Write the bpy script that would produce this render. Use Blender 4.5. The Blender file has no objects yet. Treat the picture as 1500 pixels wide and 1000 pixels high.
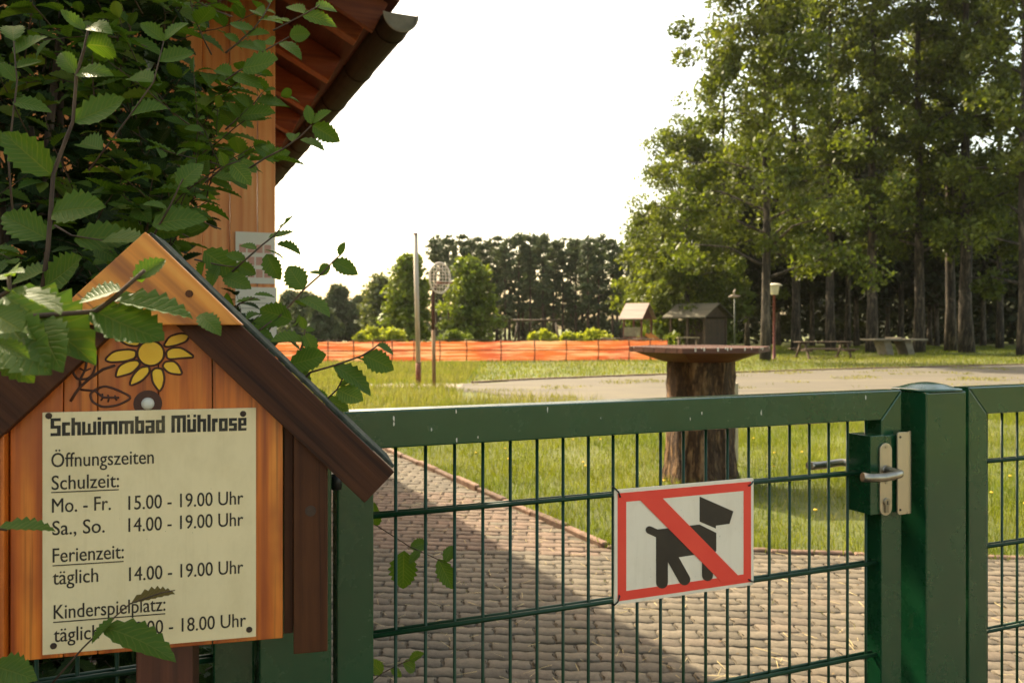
import bpy, bmesh, math, random
import numpy as np
from mathutils import Vector, Matrix
from math import radians as R_, sin, cos, tan, pi, sqrt, atan2

sc = bpy.context.scene
COL = sc.collection

# ------------------------------------------------------------------ camera, sky, sun
EYE = 1.4; F = 1200.0; CX = 750.0; HV = 480.0
cam_d = bpy.data.cameras.new("camera"); cam = bpy.data.objects.new("camera", cam_d); COL.objects.link(cam)
cam.location = (0, 0, EYE); cam.rotation_euler = (R_(90), 0, 0)
cam_d.sensor_width = 22.3; cam_d.lens = 22.3*F/1500; cam_d.shift_y = -(500-HV)/1500
cam_d.clip_start = 0.05; cam_d.clip_end = 2000
cam_d.dof.use_dof = True; cam_d.dof.focus_distance = 1.25; cam_d.dof.aperture_fstop = 6.3
sc.camera = cam
SUN_EL = 45; SUN_AZ = 40          # degrees; azimuth counted to the left of the view direction
w = bpy.data.worlds.new("World"); sc.world = w; w.use_nodes = True
nt = w.node_tree; bg = nt.nodes["Background"]
sky = nt.nodes.new("ShaderNodeTexSky"); sky.sky_type = 'NISHITA'; sky.sun_disc = False
sky.sun_elevation = R_(SUN_EL); sky.sun_rotation = R_(-SUN_AZ)
sky.dust_density = 4.0; sky.air_density = 1.0; sky.ozone_density = 0.6
hz = nt.nodes.new("ShaderNodeMix"); hz.data_type = 'RGBA'; hz.blend_type = 'MULTIPLY'; hz.inputs[0].default_value = 1.0
nt.links.new(sky.outputs[0], hz.inputs[6]); hz.inputs[7].default_value = (1.0, 0.885, 0.66, 1)
nt.links.new(hz.outputs[2], bg.inputs[0]); bg.inputs[1].default_value = 0.15
sun_d = bpy.data.lights.new("sun", 'SUN'); sun = bpy.data.objects.new("sun", sun_d); COL.objects.link(sun)
sun_d.energy = 3.2; sun_d.angle = R_(0.6); sun_d.color = (1.0, 0.86, 0.62)
sd = Vector((-sin(R_(SUN_AZ))*cos(R_(SUN_EL)), cos(R_(SUN_AZ))*cos(R_(SUN_EL)), sin(R_(SUN_EL))))
sun.rotation_euler = sd.to_track_quat('Z', 'Y').to_euler(); sun.location = (-6, 6, 12)
sc.view_settings.view_transform = 'Standard'; sc.view_settings.look = 'None'
sc.view_settings.exposure = 1.85; sc.view_settings.gamma = 1.0; sc.view_settings.use_curve_mapping = False
sc.cycles.use_denoising = True
sc.cycles.max_bounces = 8; sc.cycles.transparent_max_bounces = 6

# ------------------------------------------------------------------ helpers
def Xp(u, Y): return (u-CX)/F*Y
def Zp(v, Y): return EYE-(v-HV)/F*Y
def gp(u, v):
    Y = F*EYE/(v-HV); return (Xp(u, Y), Y)
def P3(u, v, Y): return Vector((Xp(u, Y), Y, Zp(v, Y)))

def prop(o, label=None, cat=None, group=None, kind=None):
    if label: o['label'] = label
    if cat: o['category'] = cat
    if group: o['group'] = group
    if kind: o['kind'] = kind
    return o
def thing(name, label, cat, loc=(0, 0, 0), rz=0, group=None):
    o = bpy.data.objects.new(name, None); COL.objects.link(o); o.location = loc; o.rotation_euler = (0, 0, rz)
    o.empty_display_size = .2
    return prop(o, label, cat, group)
def link(name, me, mt, parent=None, smooth=False):
    o = bpy.data.objects.new(name, me); COL.objects.link(o)
    if mt is not None:
        for m in (mt if isinstance(mt, (list, tuple)) else [mt]): me.materials.append(m)
    if parent: o.parent = parent
    if smooth: me.polygons.foreach_set('use_smooth', [True]*len(me.polygons))
    return o
def dup(root, loc, rz=None, s=None, label=None, group=None):
    r = root.copy(); COL.objects.link(r); r.location = loc
    if rz is not None: r.rotation_euler = (0, 0, rz)
    if s: r.scale = s
    if label: r['label'] = label
    if group: r['group'] = group
    for ch in list(root.children):
        c = ch.copy(); COL.objects.link(c); c.parent = r
        for g in ch.children:
            d = g.copy(); COL.objects.link(d); d.parent = c
    return r

class MB:
    """collects solids in one bmesh"""
    def __init__(s): s.bm = bmesh.new()
    def box(s, x0, x1, y0, y1, z0, z1, mi=0):
        v = [s.bm.verts.new((x, y, z)) for x in (x0, x1) for y in (y0, y1) for z in (z0, z1)]
        for f in ((0, 1, 3, 2), (4, 6, 7, 5), (0, 4, 5, 1), (2, 3, 7, 6), (0, 2, 6, 4), (1, 5, 7, 3)):
            s.bm.faces.new([v[i] for i in f]).material_index = mi
        return s
    def bar(s, a, b, wd, th, up=(0, 0, 1), mi=0):
        a = Vector(a); b = Vector(b); d = (b-a).normalized(); up = Vector(up)
        sx = d.cross(up)
        if sx.length < 1e-4: sx = d.cross(Vector((0, 1, 0)))
        sx.normalize(); sz = sx.cross(d)
        v = []
        for p in (a, b):
            for i, j in ((-1, -1), (1, -1), (1, 1), (-1, 1)): v.append(s.bm.verts.new(p+sx*i*wd/2+sz*j*th/2))
        for f in ((3, 2, 1, 0), (4, 5, 6, 7), (0, 1, 5, 4), (1, 2, 6, 5), (2, 3, 7, 6), (3, 0, 4, 7)):
            s.bm.faces.new([v[i] for i in f]).material_index = mi
        return s
    def tube(s, pts, rad, n=10, cap=True, mi=0):
        pts = [Vector(p) for p in pts]; rr = rad if isinstance(rad, (list, tuple)) else [rad]*len(pts)
        rings = []; prev = None
        for i, p in enumerate(pts):
            d = (pts[min(i+1, len(pts)-1)]-pts[max(i-1, 0)]).normalized()
            if prev is None:
                x = d.cross(Vector((0, 0, 1)))
                if x.length < 1e-3: x = d.cross(Vector((0, 1, 0)))
            else: x = prev-d*prev.dot(d)
            x.normalize(); prev = x; y = d.cross(x)
            rings.append([s.bm.verts.new(p+(x*cos(2*pi*k/n)+y*sin(2*pi*k/n))*rr[i]) for k in range(n)])
        for a, b in zip(rings, rings[1:]):
            for k in range(n):
                f = s.bm.faces.new((a[k], a[(k+1) % n], b[(k+1) % n], b[k])); f.smooth = True; f.material_index = mi
        if cap:
            s.bm.faces.new(rings[0][::-1]).material_index = mi; s.bm.faces.new(rings[-1]).material_index = mi
        return s
    def prism(s, poly, o, ex, ey, ez, mi=0):
        """polygon (list of 2d), placed at o + ex*u + ey*v and extruded along ez"""
        o = Vector(o); ex = Vector(ex); ey = Vector(ey); ez = Vector(ez)
        a = [s.bm.verts.new(o+ex*p[0]+ey*p[1]) for p in poly]; b = [s.bm.verts.new(v.co+ez) for v in a]
        n = len(a)
        s.bm.faces.new(a[::-1]).material_index = mi; s.bm.faces.new(b).material_index = mi
        for i in range(n):
            s.bm.faces.new((a[i], a[(i+1) % n], b[(i+1) % n], b[i])).material_index = mi
        return s
    def lathe(s, prof, n=24, c=(0, 0, 0), mi=0, smooth=True):
        rings = [[s.bm.verts.new((c[0]+r*cos(2*pi*k/n), c[1]+r*sin(2*pi*k/n), c[2]+z)) for k in range(n)] for r, z in prof]
        for a, b in zip(rings, rings[1:]):
            for k in range(n):
                f = s.bm.faces.new((a[k], a[(k+1) % n], b[(k+1) % n], b[k])); f.smooth = smooth; f.material_index = mi
        s.bm.faces.new(rings[0][::-1]).material_index = mi; s.bm.faces.new(rings[-1]).material_index = mi
        return s
    def build(s, name, mt, parent=None, bevel=0, seg=2):
        bmesh.ops.recalc_face_normals(s.bm, faces=s.bm.faces[:])
        if bevel:
            es = [e for e in s.bm.edges if len(e.link_faces) == 2 and e.calc_face_angle(0) > .6]
            bmesh.ops.bevel(s.bm, geom=es, offset=bevel, segments=seg, profile=.6, affect='EDGES', clamp_overlap=True)
        me = bpy.data.meshes.new(name); s.bm.to_mesh(me); s.bm.free()
        return link(name, me, mt, parent)

def np_mesh(name, V, Q, uv=None, col=None, smooth=False):
    me = bpy.data.meshes.new(name); V = np.asarray(V, dtype=np.float32); Q = np.asarray(Q, dtype=np.int32)
    k = Q.shape[1]
    me.vertices.add(len(V)); me.vertices.foreach_set('co', V.ravel())
    me.loops.add(Q.size); me.loops.foreach_set('vertex_index', Q.ravel())
    me.polygons.add(len(Q)); me.polygons.foreach_set('loop_start', np.arange(0, Q.size, k, dtype=np.int32))
    me.polygons.foreach_set('loop_total', np.full(len(Q), k, dtype=np.int32))
    if smooth: me.polygons.foreach_set('use_smooth', np.ones(len(Q), dtype=bool))
    if uv is not None:
        l = me.uv_layers.new(name='UVMap'); l.data.foreach_set('uv', np.asarray(uv, dtype=np.float32)[Q.ravel()].ravel())
    me.update(calc_edges=True); me.validate()
    return me

# ------------------------------------------------------------------ materials
def new_mat(name):
    m = bpy.data.materials.new(name); m.use_nodes = True; t = m.node_tree
    return m, t, t.nodes["Principled BSDF"]
def nd(t, typ, **kw):
    n = t.nodes.new(typ)
    for k, v in kw.items(): setattr(n, k, v)
    return n
def noise_of(t, vec, scale, detail=4, rough=.55):
    n = nd(t, "ShaderNodeTexNoise"); n.inputs['Scale'].default_value = scale; n.inputs['Detail'].default_value = detail
    n.inputs['Roughness'].default_value = rough
    if vec is not None: t.links.new(vec, n.inputs['Vector'])
    return n.outputs['Fac']
def ramp(t, fac, stops):
    r = nd(t, "ShaderNodeValToRGB"); e = r.color_ramp.elements
    while len(e) < len(stops): e.new(.5)
    for el, (p, c) in zip(e, stops): el.position = p; el.color = (*c, 1) if len(c) == 3 else c
    t.links.new(fac, r.inputs[0]); return r.outputs[0]
def mixc(t, fac, a, b, mode='MIX'):
    m = nd(t, "ShaderNodeMix", data_type='RGBA', blend_type=mode)
    for s, v in ((0, fac), (6, a), (7, b)):
        if hasattr(v, 'is_linked'): t.links.new(v, m.inputs[s])
        else: m.inputs[s].default_value = v if s == 0 else (*v, 1)
    return m.outputs[2]
def maths(t, op, a, b=None, c=None):
    m = nd(t, "ShaderNodeMath", operation=op)
    for i, v in enumerate((a, b, c)):
        if v is None: continue
        if hasattr(v, 'is_linked'): t.links.new(v, m.inputs[i])
        else: m.inputs[i].default_value = v
    return m.outputs[0]
def coords(t, scale=(1, 1, 1), rot=(0, 0, 0), kind='Object'):
    c = nd(t, "ShaderNodeTexCoord"); mp = nd(t, "ShaderNodeMapping")
    mp.inputs['Scale'].default_value = scale; mp.inputs['Rotation'].default_value = rot
    t.links.new(c.outputs[kind], mp.inputs[0]); return mp.outputs[0]
def island(t): return nd(t, "ShaderNodeNewGeometry").outputs['Random Per Island']
def bump(t, b, h, strength=.3, dist=.01):
    n = nd(t, "ShaderNodeBump"); n.inputs['Strength'].default_value = strength; n.inputs['Distance'].default_value = dist
    t.links.new(h, n.inputs['Height']); t.links.new(n.outputs[0], b.inputs['Normal'])

def M(name, c1, c2=None, scale=5, stretch=(1, 1, 1), rough=.6, metal=0, bumps=0, isl=0, lo=.35, hi=.65, coat=0, spec=.5, transl=0, detail=5):
    m, t, b = new_mat(name); c2 = c2 or c1
    v = coords(t, stretch); f = noise_of(t, v, scale, detail)
    colr = ramp(t, f, [(lo, c1), (hi, c2)])
    if isl:
        k = maths(t, 'MULTIPLY_ADD', island(t), isl, 1-isl/2)
        cm = nd(t, "ShaderNodeCombineColor"); [t.links.new(k, cm.inputs[i]) for i in range(3)]
        colr = mixc(t, 1.0, colr, cm.outputs[0], 'MULTIPLY')
    t.links.new(colr, b.inputs['Base Color'])
    b.inputs['Roughness'].default_value = rough; b.inputs['Metallic'].default_value = metal
    b.inputs['Specular IOR Level'].default_value = spec
    if coat: b.inputs['Coat Weight'].default_value = coat; b.inputs['Coat Roughness'].default_value = .25
    if bumps: bump(t, b, f, bumps)
    if transl:
        o = t.nodes["Material Output"]; tr = nd(t, "ShaderNodeBsdfTranslucent"); mx = nd(t, "ShaderNodeMixShader")
        t.links.new(mixc(t, 1.0, colr, (1.35, 1.3, .55), 'MULTIPLY'), tr.inputs[0]); mx.inputs[0].default_value = transl
        t.links.new(b.outputs[0], mx.inputs[1]); t.links.new(tr.outputs[0], mx.inputs[2]); t.links.new(mx.outputs[0], o.inputs[0])
    return m

def wood(name, dark, mid, light, rot=(0, 0, 0), fine=90, rough=.45, isl=.25, knots=True, coat=.2, blotch=.5, along=2.2, cracks=0, spec=.5):
    """stained timber: grain runs along local Z (before rot)"""
    m, t, b = new_mat(name)
    rnd = nd(t, "ShaderNodeNewGeometry").outputs['Random Per Island']
    v0 = coords(t, (1, 1, 1), rot)
    add = nd(t, "ShaderNodeVectorMath", operation='ADD'); t.links.new(v0, add.inputs[0])
    cx = nd(t, "ShaderNodeCombineXYZ"); k = maths(t, 'MULTIPLY', rnd, 7.3)
    for i in range(3): t.links.new(k, cx.inputs[i])
    t.links.new(cx.outputs[0], add.inputs[1]); v = add.outputs[0]
    def st(s):
        mp = nd(t, "ShaderNodeMapping"); mp.inputs['Scale'].default_value = s; t.links.new(v, mp.inputs[0]); return mp.outputs[0]
    g1 = noise_of(t, st((1, 1, .03)), fine, 3, .6)
    g2 = noise_of(t, st((1, 1, .12)), 22, 2, .5)
    wv = nd(t, "ShaderNodeTexWave", wave_type='RINGS', rings_direction='Z'); wv.inputs['Scale'].default_value = 14; wv.inputs['Distortion'].default_value = 6
    wv.inputs['Detail'].default_value = 2; wv.inputs['Detail Scale'].default_value = 1.2
    t.links.new(st((1, 1, .05)), wv.inputs['Vector'])
    gr = maths(t, 'ADD', maths(t, 'MULTIPLY', g1, .62), maths(t, 'ADD', maths(t, 'MULTIPLY', g2, .33), maths(t, 'MULTIPLY', wv.outputs['Fac'], .12)))
    c = ramp(t, gr, [(.34, dark), (.52, mid), (.72, light)])
    bl = noise_of(t, st((1, 1, along*.2)), 9, 4)
    c = mixc(t, maths(t, 'MULTIPLY', ramp(t, bl, [(.42, (0, 0, 0)), (.62, (1, 1, 1))]), blotch), c, dark)
    if knots:
        vo = nd(t, "ShaderNodeTexVoronoi"); vo.inputs['Scale'].default_value = 7; t.links.new(st((1, 1, .55)), vo.inputs['Vector'])
        kk = ramp(t, vo.outputs['Distance'], [(.05, (1, 1, 1)), (.12, (0, 0, 0))])
        c = mixc(t, maths(t, 'MULTIPLY', kk, .6), c, tuple(x*.35 for x in dark))
    if cracks:
        cr = noise_of(t, st((1, 1, .018)), fine*1.7, 2, .5)
        c = mixc(t, maths(t, 'MULTIPLY', ramp(t, cr, [(.60, (0, 0, 0)), (.67, (1, 1, 1))]), cracks), c, tuple(x*.22 for x in dark))
    b.inputs['Specular IOR Level'].default_value = spec
    kz = maths(t, 'MULTIPLY_ADD', rnd, isl, 1-isl/2)
    cm = nd(t, "ShaderNodeCombineColor"); [t.links.new(kz, cm.inputs[i]) for i in range(3)]
    c = mixc(t, 1.0, c, cm.outputs[0], 'MULTIPLY')
    t.links.new(c, b.inputs['Base Color']); b.inputs['Roughness'].default_value = rough
    if coat: b.inputs['Coat Weight'].default_value = coat; b.inputs['Coat Roughness'].default_value = .3
    bump(t, b, g1, .25, .004)
    return m

def leafmat(name, c1, c2, pale, transl=.38, rough=.55):
    """leaf with veins from UV (u across -1..1 -> 0..1, v along)"""
    m, t, b = new_mat(name)
    uvn = nd(t, "ShaderNodeTexCoord"); sx = nd(t, "ShaderNodeSeparateXYZ"); t.links.new(uvn.outputs['UV'], sx.inputs[0])
    a = maths(t, 'ABSOLUTE', maths(t, 'MULTIPLY_ADD', sx.outputs[0], 2, -1))
    ph = maths(t, 'MULTIPLY', maths(t, 'SUBTRACT', sx.outputs[1], maths(t, 'MULTIPLY', a, .14)), 2*pi*10)
    lat = maths(t, 'POWER', maths(t, 'MULTIPLY_ADD', maths(t, 'COSINE', ph), .5, .5), 7)
    midr = maths(t, 'SUBTRACT', 1, maths(t, 'MINIMUM', maths(t, 'MULTIPLY', a, 14), 1))
    vein = maths(t, 'MAXIMUM', maths(t, 'MULTIPLY', lat, .6), midr)
    rnd = island(t)
    n = noise_of(t, coords(t), 6, 3)
    c = mixc(t, rnd, c1, c2); c = mixc(t, maths(t, 'MULTIPLY', n, .5), c, tuple(x*.6 for x in c1))
    yl = ramp(t, rnd, [(.86, (0, 0, 0)), (.95, (1, 1, 1))])
    c = mixc(t, maths(t, 'MULTIPLY', yl, .4), c, pale)
    c = mixc(t, maths(t, 'MULTIPLY', vein, .5), c, pale)
    t.links.new(c, b.inputs['Base Color']); b.inputs['Roughness'].default_value = rough
    b.inputs['Specular IOR Level'].default_value = .22
    bump(t, b, vein, .35, .003)
    o = t.nodes["Material Output"]; tr = nd(t, "ShaderNodeBsdfTranslucent"); mx = nd(t, "ShaderNodeMixShader")
    t.links.new(mixc(t, 1.0, c, (1.5, 1.5, .5), 'MULTIPLY'), tr.inputs[0]); mx.inputs[0].default_value = transl
    t.links.new(b.outputs[0], mx.inputs[1]); t.links.new(tr.outputs[0], mx.inputs[2]); t.links.new(mx.outputs[0], o.inputs[0])
    return m

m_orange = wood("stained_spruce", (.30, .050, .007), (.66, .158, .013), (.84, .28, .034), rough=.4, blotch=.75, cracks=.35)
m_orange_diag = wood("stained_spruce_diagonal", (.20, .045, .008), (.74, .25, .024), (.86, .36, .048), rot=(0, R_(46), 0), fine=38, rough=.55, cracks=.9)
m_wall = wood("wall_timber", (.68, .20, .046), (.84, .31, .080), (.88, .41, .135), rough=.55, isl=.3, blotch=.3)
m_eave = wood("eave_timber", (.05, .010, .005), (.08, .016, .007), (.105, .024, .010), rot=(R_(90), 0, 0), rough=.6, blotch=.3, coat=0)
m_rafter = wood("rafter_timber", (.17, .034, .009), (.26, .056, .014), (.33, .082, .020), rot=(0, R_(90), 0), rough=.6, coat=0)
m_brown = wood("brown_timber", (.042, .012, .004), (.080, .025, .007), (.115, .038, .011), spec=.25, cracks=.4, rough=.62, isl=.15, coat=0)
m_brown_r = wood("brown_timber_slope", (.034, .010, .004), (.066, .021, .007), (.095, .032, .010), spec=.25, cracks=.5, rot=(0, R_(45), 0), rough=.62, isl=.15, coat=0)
m_felt = M("roof_felt", (.025, .03, .022), (.07, .075, .05), 60, rough=.9, bumps=.5)

def paint_green(name):
    m, t, b = new_mat(name); v = coords(t)
    n1 = noise_of(t, v, 9, 6, .65); n2 = noise_of(t, v, 120, 3)
    c = ramp(t, n1, [(.35, (.0045, .048, .017)), (.62, (.008, .060, .021))])
    d = ramp(t, noise_of(t, coords(t, (3, 3, 1)), 16, 6, .7), [(.6, (0, 0, 0)), (.75, (1, 1, 1))])
    c = mixc(t, maths(t, 'MULTIPLY', d, .32), c, (.055, .062, .03))
    t.links.new(c, b.inputs['Base Color']); b.inputs['Specular IOR Level'].default_value = .5
    b.inputs['Coat Weight'].default_value = .45; b.inputs['Coat Roughness'].default_value = .12
    t.links.new(ramp(t, n1, [(.3, (.20,)*3), (.7, (.32,)*3)]), b.inputs['Roughness'])
    bump(t, b, n2, .06, .001); return m
m_green = paint_green("green_powder_coat")
m_rod = M("green_rod_coat", (.0035, .030, .011), (.006, .040, .014), 20, rough=.4, spec=.35)
m_steel = M("brushed_steel", (.50, .42, .30), (.62, .53, .40), 14, (1, 1, .1), rough=.38, metal=.85)
m_steel_d = M("worn_steel", (.30, .27, .22), (.55, .48, .38), 22, rough=.34, metal=1.0)
m_black = M("black_plastic", (.012, .011, .01), (.02, .018, .016), 30, rough=.45)
m_ink = M("printed_ink", (.020, .012, .007), (.050, .032, .018), 45, rough=.55, lo=.45, hi=.75)
m_ink_title = M("faded_title_ink", (.014, .010, .007), (.10, .075, .035), 28, rough=.5, lo=.50, hi=.72)
def aged(name, base, dirt):
    m, t, b = new_mat(name)
    blot = noise_of(t, coords(t, (1, 1, .6)), 16, 6, .65); run = noise_of(t, coords(t, (30, 30, 1.6)), 3, 4, .6); sp = noise_of(t, coords(t), 260, 2)
    c = mixc(t, maths(t, 'MULTIPLY', ramp(t, blot, [(.45, (0, 0, 0)), (.75, (1, 1, 1))]), .5), base, dirt)
    c = mixc(t, maths(t, 'MULTIPLY', ramp(t, run, [(.55, (0, 0, 0)), (.75, (1, 1, 1))]), .3), c, dirt)
    c = mixc(t, ramp(t, sp, [(.74, (0, 0, 0)), (.78, (1, 1, 1))]), c, tuple(x*.35 for x in dirt))
    t.links.new(c, b.inputs['Base Color']); t.links.new(ramp(t, blot, [(.3, (.35,)*3), (.7, (.6,)*3)]), b.inputs['Roughness']); b.inputs['Coat Weight'].default_value = .2
    bump(t, b, blot, .06, .01); return m
m_plate = aged("cream_plate", (.84, .675, .39), (.62, .47, .23))
m_nail = M("rusty_nail", (.03, .015, .008), (.06, .03, .014), 80, rough=.7)
m_white = M("white_cap", (.75, .72, .62), (.6, .55, .45), 40, rough=.5)
m_yellow = M("sunflower_yellow", (.86, .47, .020), (.90, .54, .035), 40, rough=.5)
m_burn = M("burnt_line", (.05, .014, .006), (.08, .024, .010), 60, rough=.6)
m_red = M("sign_red", (.84, .055, .030), (.88, .070, .036), 12, rough=.5)
m_sign = aged("sign_white", (.87, .75, .58), (.68, .56, .40))
m_dog = M("sign_black", (.028, .018, .010), (.04, .026, .014), 30, rough=.5)
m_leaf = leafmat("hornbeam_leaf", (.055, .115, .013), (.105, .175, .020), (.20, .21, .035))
m_leaf_d = leafmat("hornbeam_leaf_shaded", (.012, .030, .006), (.028, .058, .010), (.08, .11, .02), transl=.22)  # shade inside the hedge put into a darker leaf colour
m_leaf_n = leafmat("hornbeam_leaf_young", (.075, .15, .022), (.13, .20, .03), (.32, .30, .05), transl=.45)
m_leaf_b = leafmat('hornbeam_leaf_browning', (.11, .085, .022), (.17, .12, .03), (.26, .18, .06))
m_twig = M("twig_bark", (.05, .028, .016), (.11, .065, .035), 60, (1, 1, .2), rough=.8)

# ------------------------------------------------------------------ local upright planes (gate line, notice board)
class Plane:
    def __init__(s, ax, ay, th): s.a = (ax, ay); s.th = th; s.c = cos(th); s.s = sin(th)
    def at(s, u, v, y=0.0):
        k = (u-CX)/F
        x = (k*(s.a[1]+y*s.c)-s.a[0]+y*s.s)/(s.c-k*s.s)
        d = s.a[1]+x*s.s+y*s.c
        return x, EYE-(v-HV)/F*d
    def x(s, u, y=0.0): return s.at(u, 0, y)[0]
    def world(s, x, y, z): return Vector((s.a[0]+x*s.c-y*s.s, s.a[1]+x*s.s+y*s.c, z))

GATE = Plane(-.1877, 1.3216, R_(22.5))
ZT, ZB = 1.2695, 1.2095                     # top rail
HB = [1.101, .911, .721, .531, .341]        # horizontal rods
ZLOW = .11

def rod_panel(parent, x0, x1, xs):
    for z in HB:
        for y in (-.0065, .0065):
            MB().tube([(x0, y, z), (x1, y, z)], .0040, 10).build('horizontal_rod', m_rod, parent)
    for x in xs:
        MB().tube([(x, 0, ZLOW+.03), (x, 0, ZB+.004)], .0029, 10).build('vertical_rod', m_rod, parent)

def frame(parent, xa, xb, xc, xd, mitre=True):
    """xa..xb left stile, xc..xd right stile"""
    y0, y1 = -.02, .02; h = ZT-ZB
    def pr(name, poly): MB().prism(poly, (0, y0, 0), (1, 0, 0), (0, 0, 1), (0, y1-y0, 0)).build(name, m_green, parent, .0025)
    g = .0004
    pr('top_rail', [(xa+g, ZT), (xd-g, ZT), (xc-g, ZB), (xb+g, ZB)])
    pr('bottom_rail', [(xa+g, ZLOW-.02), (xb+g, ZLOW+.04), (xc-g, ZLOW+.04), (xd-g, ZLOW-.02)])
    pr('stile', [(xa, ZT-g), (xb, ZB-g), (xb, ZLOW+.04+g), (xa, ZLOW-.02+g)])
    pr('stile', [(xd, ZT-g), (xd, ZLOW-.02+g), (xc, ZLOW+.04+g), (xc, ZB-g)])

def post(name, label, x0, x1, cap=True):
    t = thing(name, label, 'post', GATE.world((x0+x1)/2, 0, 0), GATE.th, 'square green posts of the fence')
    hw = (x1-x0)/2
    MB().box(-hw, hw, -.05, .05, 0, ZT-.004).build('shaft', m_green, t, .004, 3)
    e = .004; b = MB(); n = 8
    prof = [(1, 0), (1, .004), (.86, .006), (.6, .0125), (.3, .0165), (.05, .018)]
    rings = []
    for r, z in prof:
        ring = []
        for k in range(16):
            a = 2*pi*(k+.5)/16; ca, sa = cos(a), sin(a); m = max(abs(ca), abs(sa)); q = r if r > .7 else r
            sqx, sqy = ca/m, sa/m; mixv = max(0, (r-.4)/.6)
            px_, py_ = sqx*mixv+ca*(1-mixv), sqy*mixv+sa*(1-mixv)
            ring.append(b.bm.verts.new((px_*q*(hw+e), py_*q*(.05+e), ZT-.004+z)))
        rings.append(ring)
    for a, c in zip(rings, rings[1:]):
        for k in range(16):
            f = b.bm.faces.new((a[k], a[(k+1) % 16], c[(k+1) % 16], c[k])); f.smooth = True
    b.bm.faces.new(rings[0][::-1]); b.bm.faces.new(rings[-1])
    b.build('cap', m_green, t); return t

# ---- the gate
yf = -.02
xa, xb = GATE.x(494, yf), GATE.x(547.5, yf); xc, xd = GATE.x(1291, yf), GATE.x(1321, yf)
gate = thing('garden_gate', 'dark green steel gate of welded rods with a lever handle, hung beside the notice board', 'gate', GATE.world(0, 0, 0), GATE.th)
frame(gate, xa, xb, xc, xd)
rod_panel(gate, xb-.002, xc+.004, [k*.05 for k in range(0, 21)])
# bird droppings and chips on the rail
mbd = MB(); random.seed(4)
for u, v, s in ((577, 613, 1.2), (577, 621, .9), (632, 629, .8), (669, 644, 1), (668, 602, .8), (802, 600, 1), (1028, 605, 1), (1011, 613, .7), (1115, 604, 1.2), (1268, 582, 1), (700, 640, .6), (880, 612, .5)):
    x, z = GATE.at(u, v, yf)
    mbd.bm.verts.ensure_lookup_table()
    mbd.prism([(random.uniform(.5, 1)*.0022*s*cos(a)*.7, random.uniform(.6, 1.3)*.0042*s*sin(a)) for a in [k*pi/4 for k in range(8)]], (x, yf, z), (1, 0, 0), (0, 0, 1), (0, -.0006, 0))
mbd.build('bird_dropping', m_white, gate)['kind'] = 'stuff'
# lock case
bx0, bx1 = GATE.x(1275, -.03), GATE.x(1316, -.03)
z1 = GATE.at(1285, 638, -.03)[1]; z0 = GATE.at(1285, 753, -.03)[1]
lock = MB().box(bx0, xc-.0005, -.03, .028, z0, z1).box(xc+.0003, bx1, -.0302, -.0205, z0, z1-.001).build('lock_case', m_green, gate, .0012)
# handle plate
def rplate(x0, x1, z0, z1, r, n=6):
    P = []
    for cx_, cz_, a0 in ((x1-r, z1-r, 0), (x0+r, z1-r, 90), (x0+r, z0+r, 180), (x1-r, z0+r, 270)):
        for k in range(n+1): a = R_(a0+90*k/n); P.append((cx_+r*cos(a), cz_+r*sin(a)))
    return P
yp = -.0305
px0, px1 = GATE.x(1287, yp), GATE.x(1304.5, yp); pz1 = GATE.at(1296, 648.5, yp)[1]; pz0 = GATE.at(1296, 754, yp)[1]
hp = MB().prism(rplate(px0, px1, pz0, pz1, (px1-px0)*.46), (0, yp, 0), (1, 0, 0), (0, 0, 1), (0, -.004, 0)).build('handle_plate', m_steel, gate, .0008)
pcx = (px0+px1)/2
for zz in (pz1-.007, (pz0+pz1)/2-.006): MB().tube([(pcx, yp-.0038, zz), (pcx, yp-.0052, zz)], .0034, 12).build('screw', m_steel_d, hp)
kz = pz0+.028
b = MB().tube([(pcx, yp-.003, kz), (pcx, yp-.008, kz)], .0085, 18).box(pcx-.005, pcx+.005, yp-.0075, yp-.003, kz-.022, kz-.004)
b.build('lock_cylinder', m_steel_d, hp, .0005)
MB().box(pcx-.0012, pcx+.0012, yp-.0086, yp-.0079, kz-.005, kz+.003).build('keyhole', m_black, hp)
hz0 = GATE.at(1297, 688, yp)[1]
def lever(sg):
    y = lambda d: (yp-d) if sg < 0 else (.028+d)
    b = MB().tube([(pcx, y(0), hz0), (pcx, y(.008), hz0)], .011, 18)
    b.tube([(pcx, y(.002), hz0), (pcx, y(.030), hz0), (pcx-.003, y(.041), hz0), (pcx-.012, y(.048), hz0+.0005), (pcx-.03, y(.051), hz0-.001), (pcx-.06, y(.051), hz0-.003), (pcx-.09, y(.047), hz0-.002), (pcx-.104, y(.043), hz0)], [.0082, .0082, .0082, .0082, .0083, .0085, .0088, .009], 16)
    return b.build('lever_handle', m_steel_d, gate)
lever(-1); lever(1)
yq = -.036
qx0, qx1 = GATE.x(1313, yq), GATE.x(1337, yq); qz1 = GATE.at(1325, 632, yq)[1]; qz0 = GATE.at(1325, 752, yq)[1]
cvx = qx0+(qx1-qx0)*.62
b = MB().prism(rplate(qx0, cvx, qz0, qz1, .006), (0, yq, 0), (1, 0, 0), (0, 0, 1), (0, -.0035, 0))
cv = b.build('strike_cover', m_steel, gate, .0006)
arc = [(cvx-.0004+ (qx1-cvx)*sin(a), yq-.0035+.010*(1-cos(a))) for a in [k*pi/2/8 for k in range(9)]]
b = MB(); inner = [(x-.0006, y+.003) for x, y in arc]
b.prism([(p[0], p[1]) for p in arc]+[(p[0], p[1]) for p in inner[::-1]], (0, 0, qz0), (1, 0, 0), (0, 1, 0), (0, 0, qz1-qz0)).build('rolled_edge', m_steel, cv)
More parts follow.
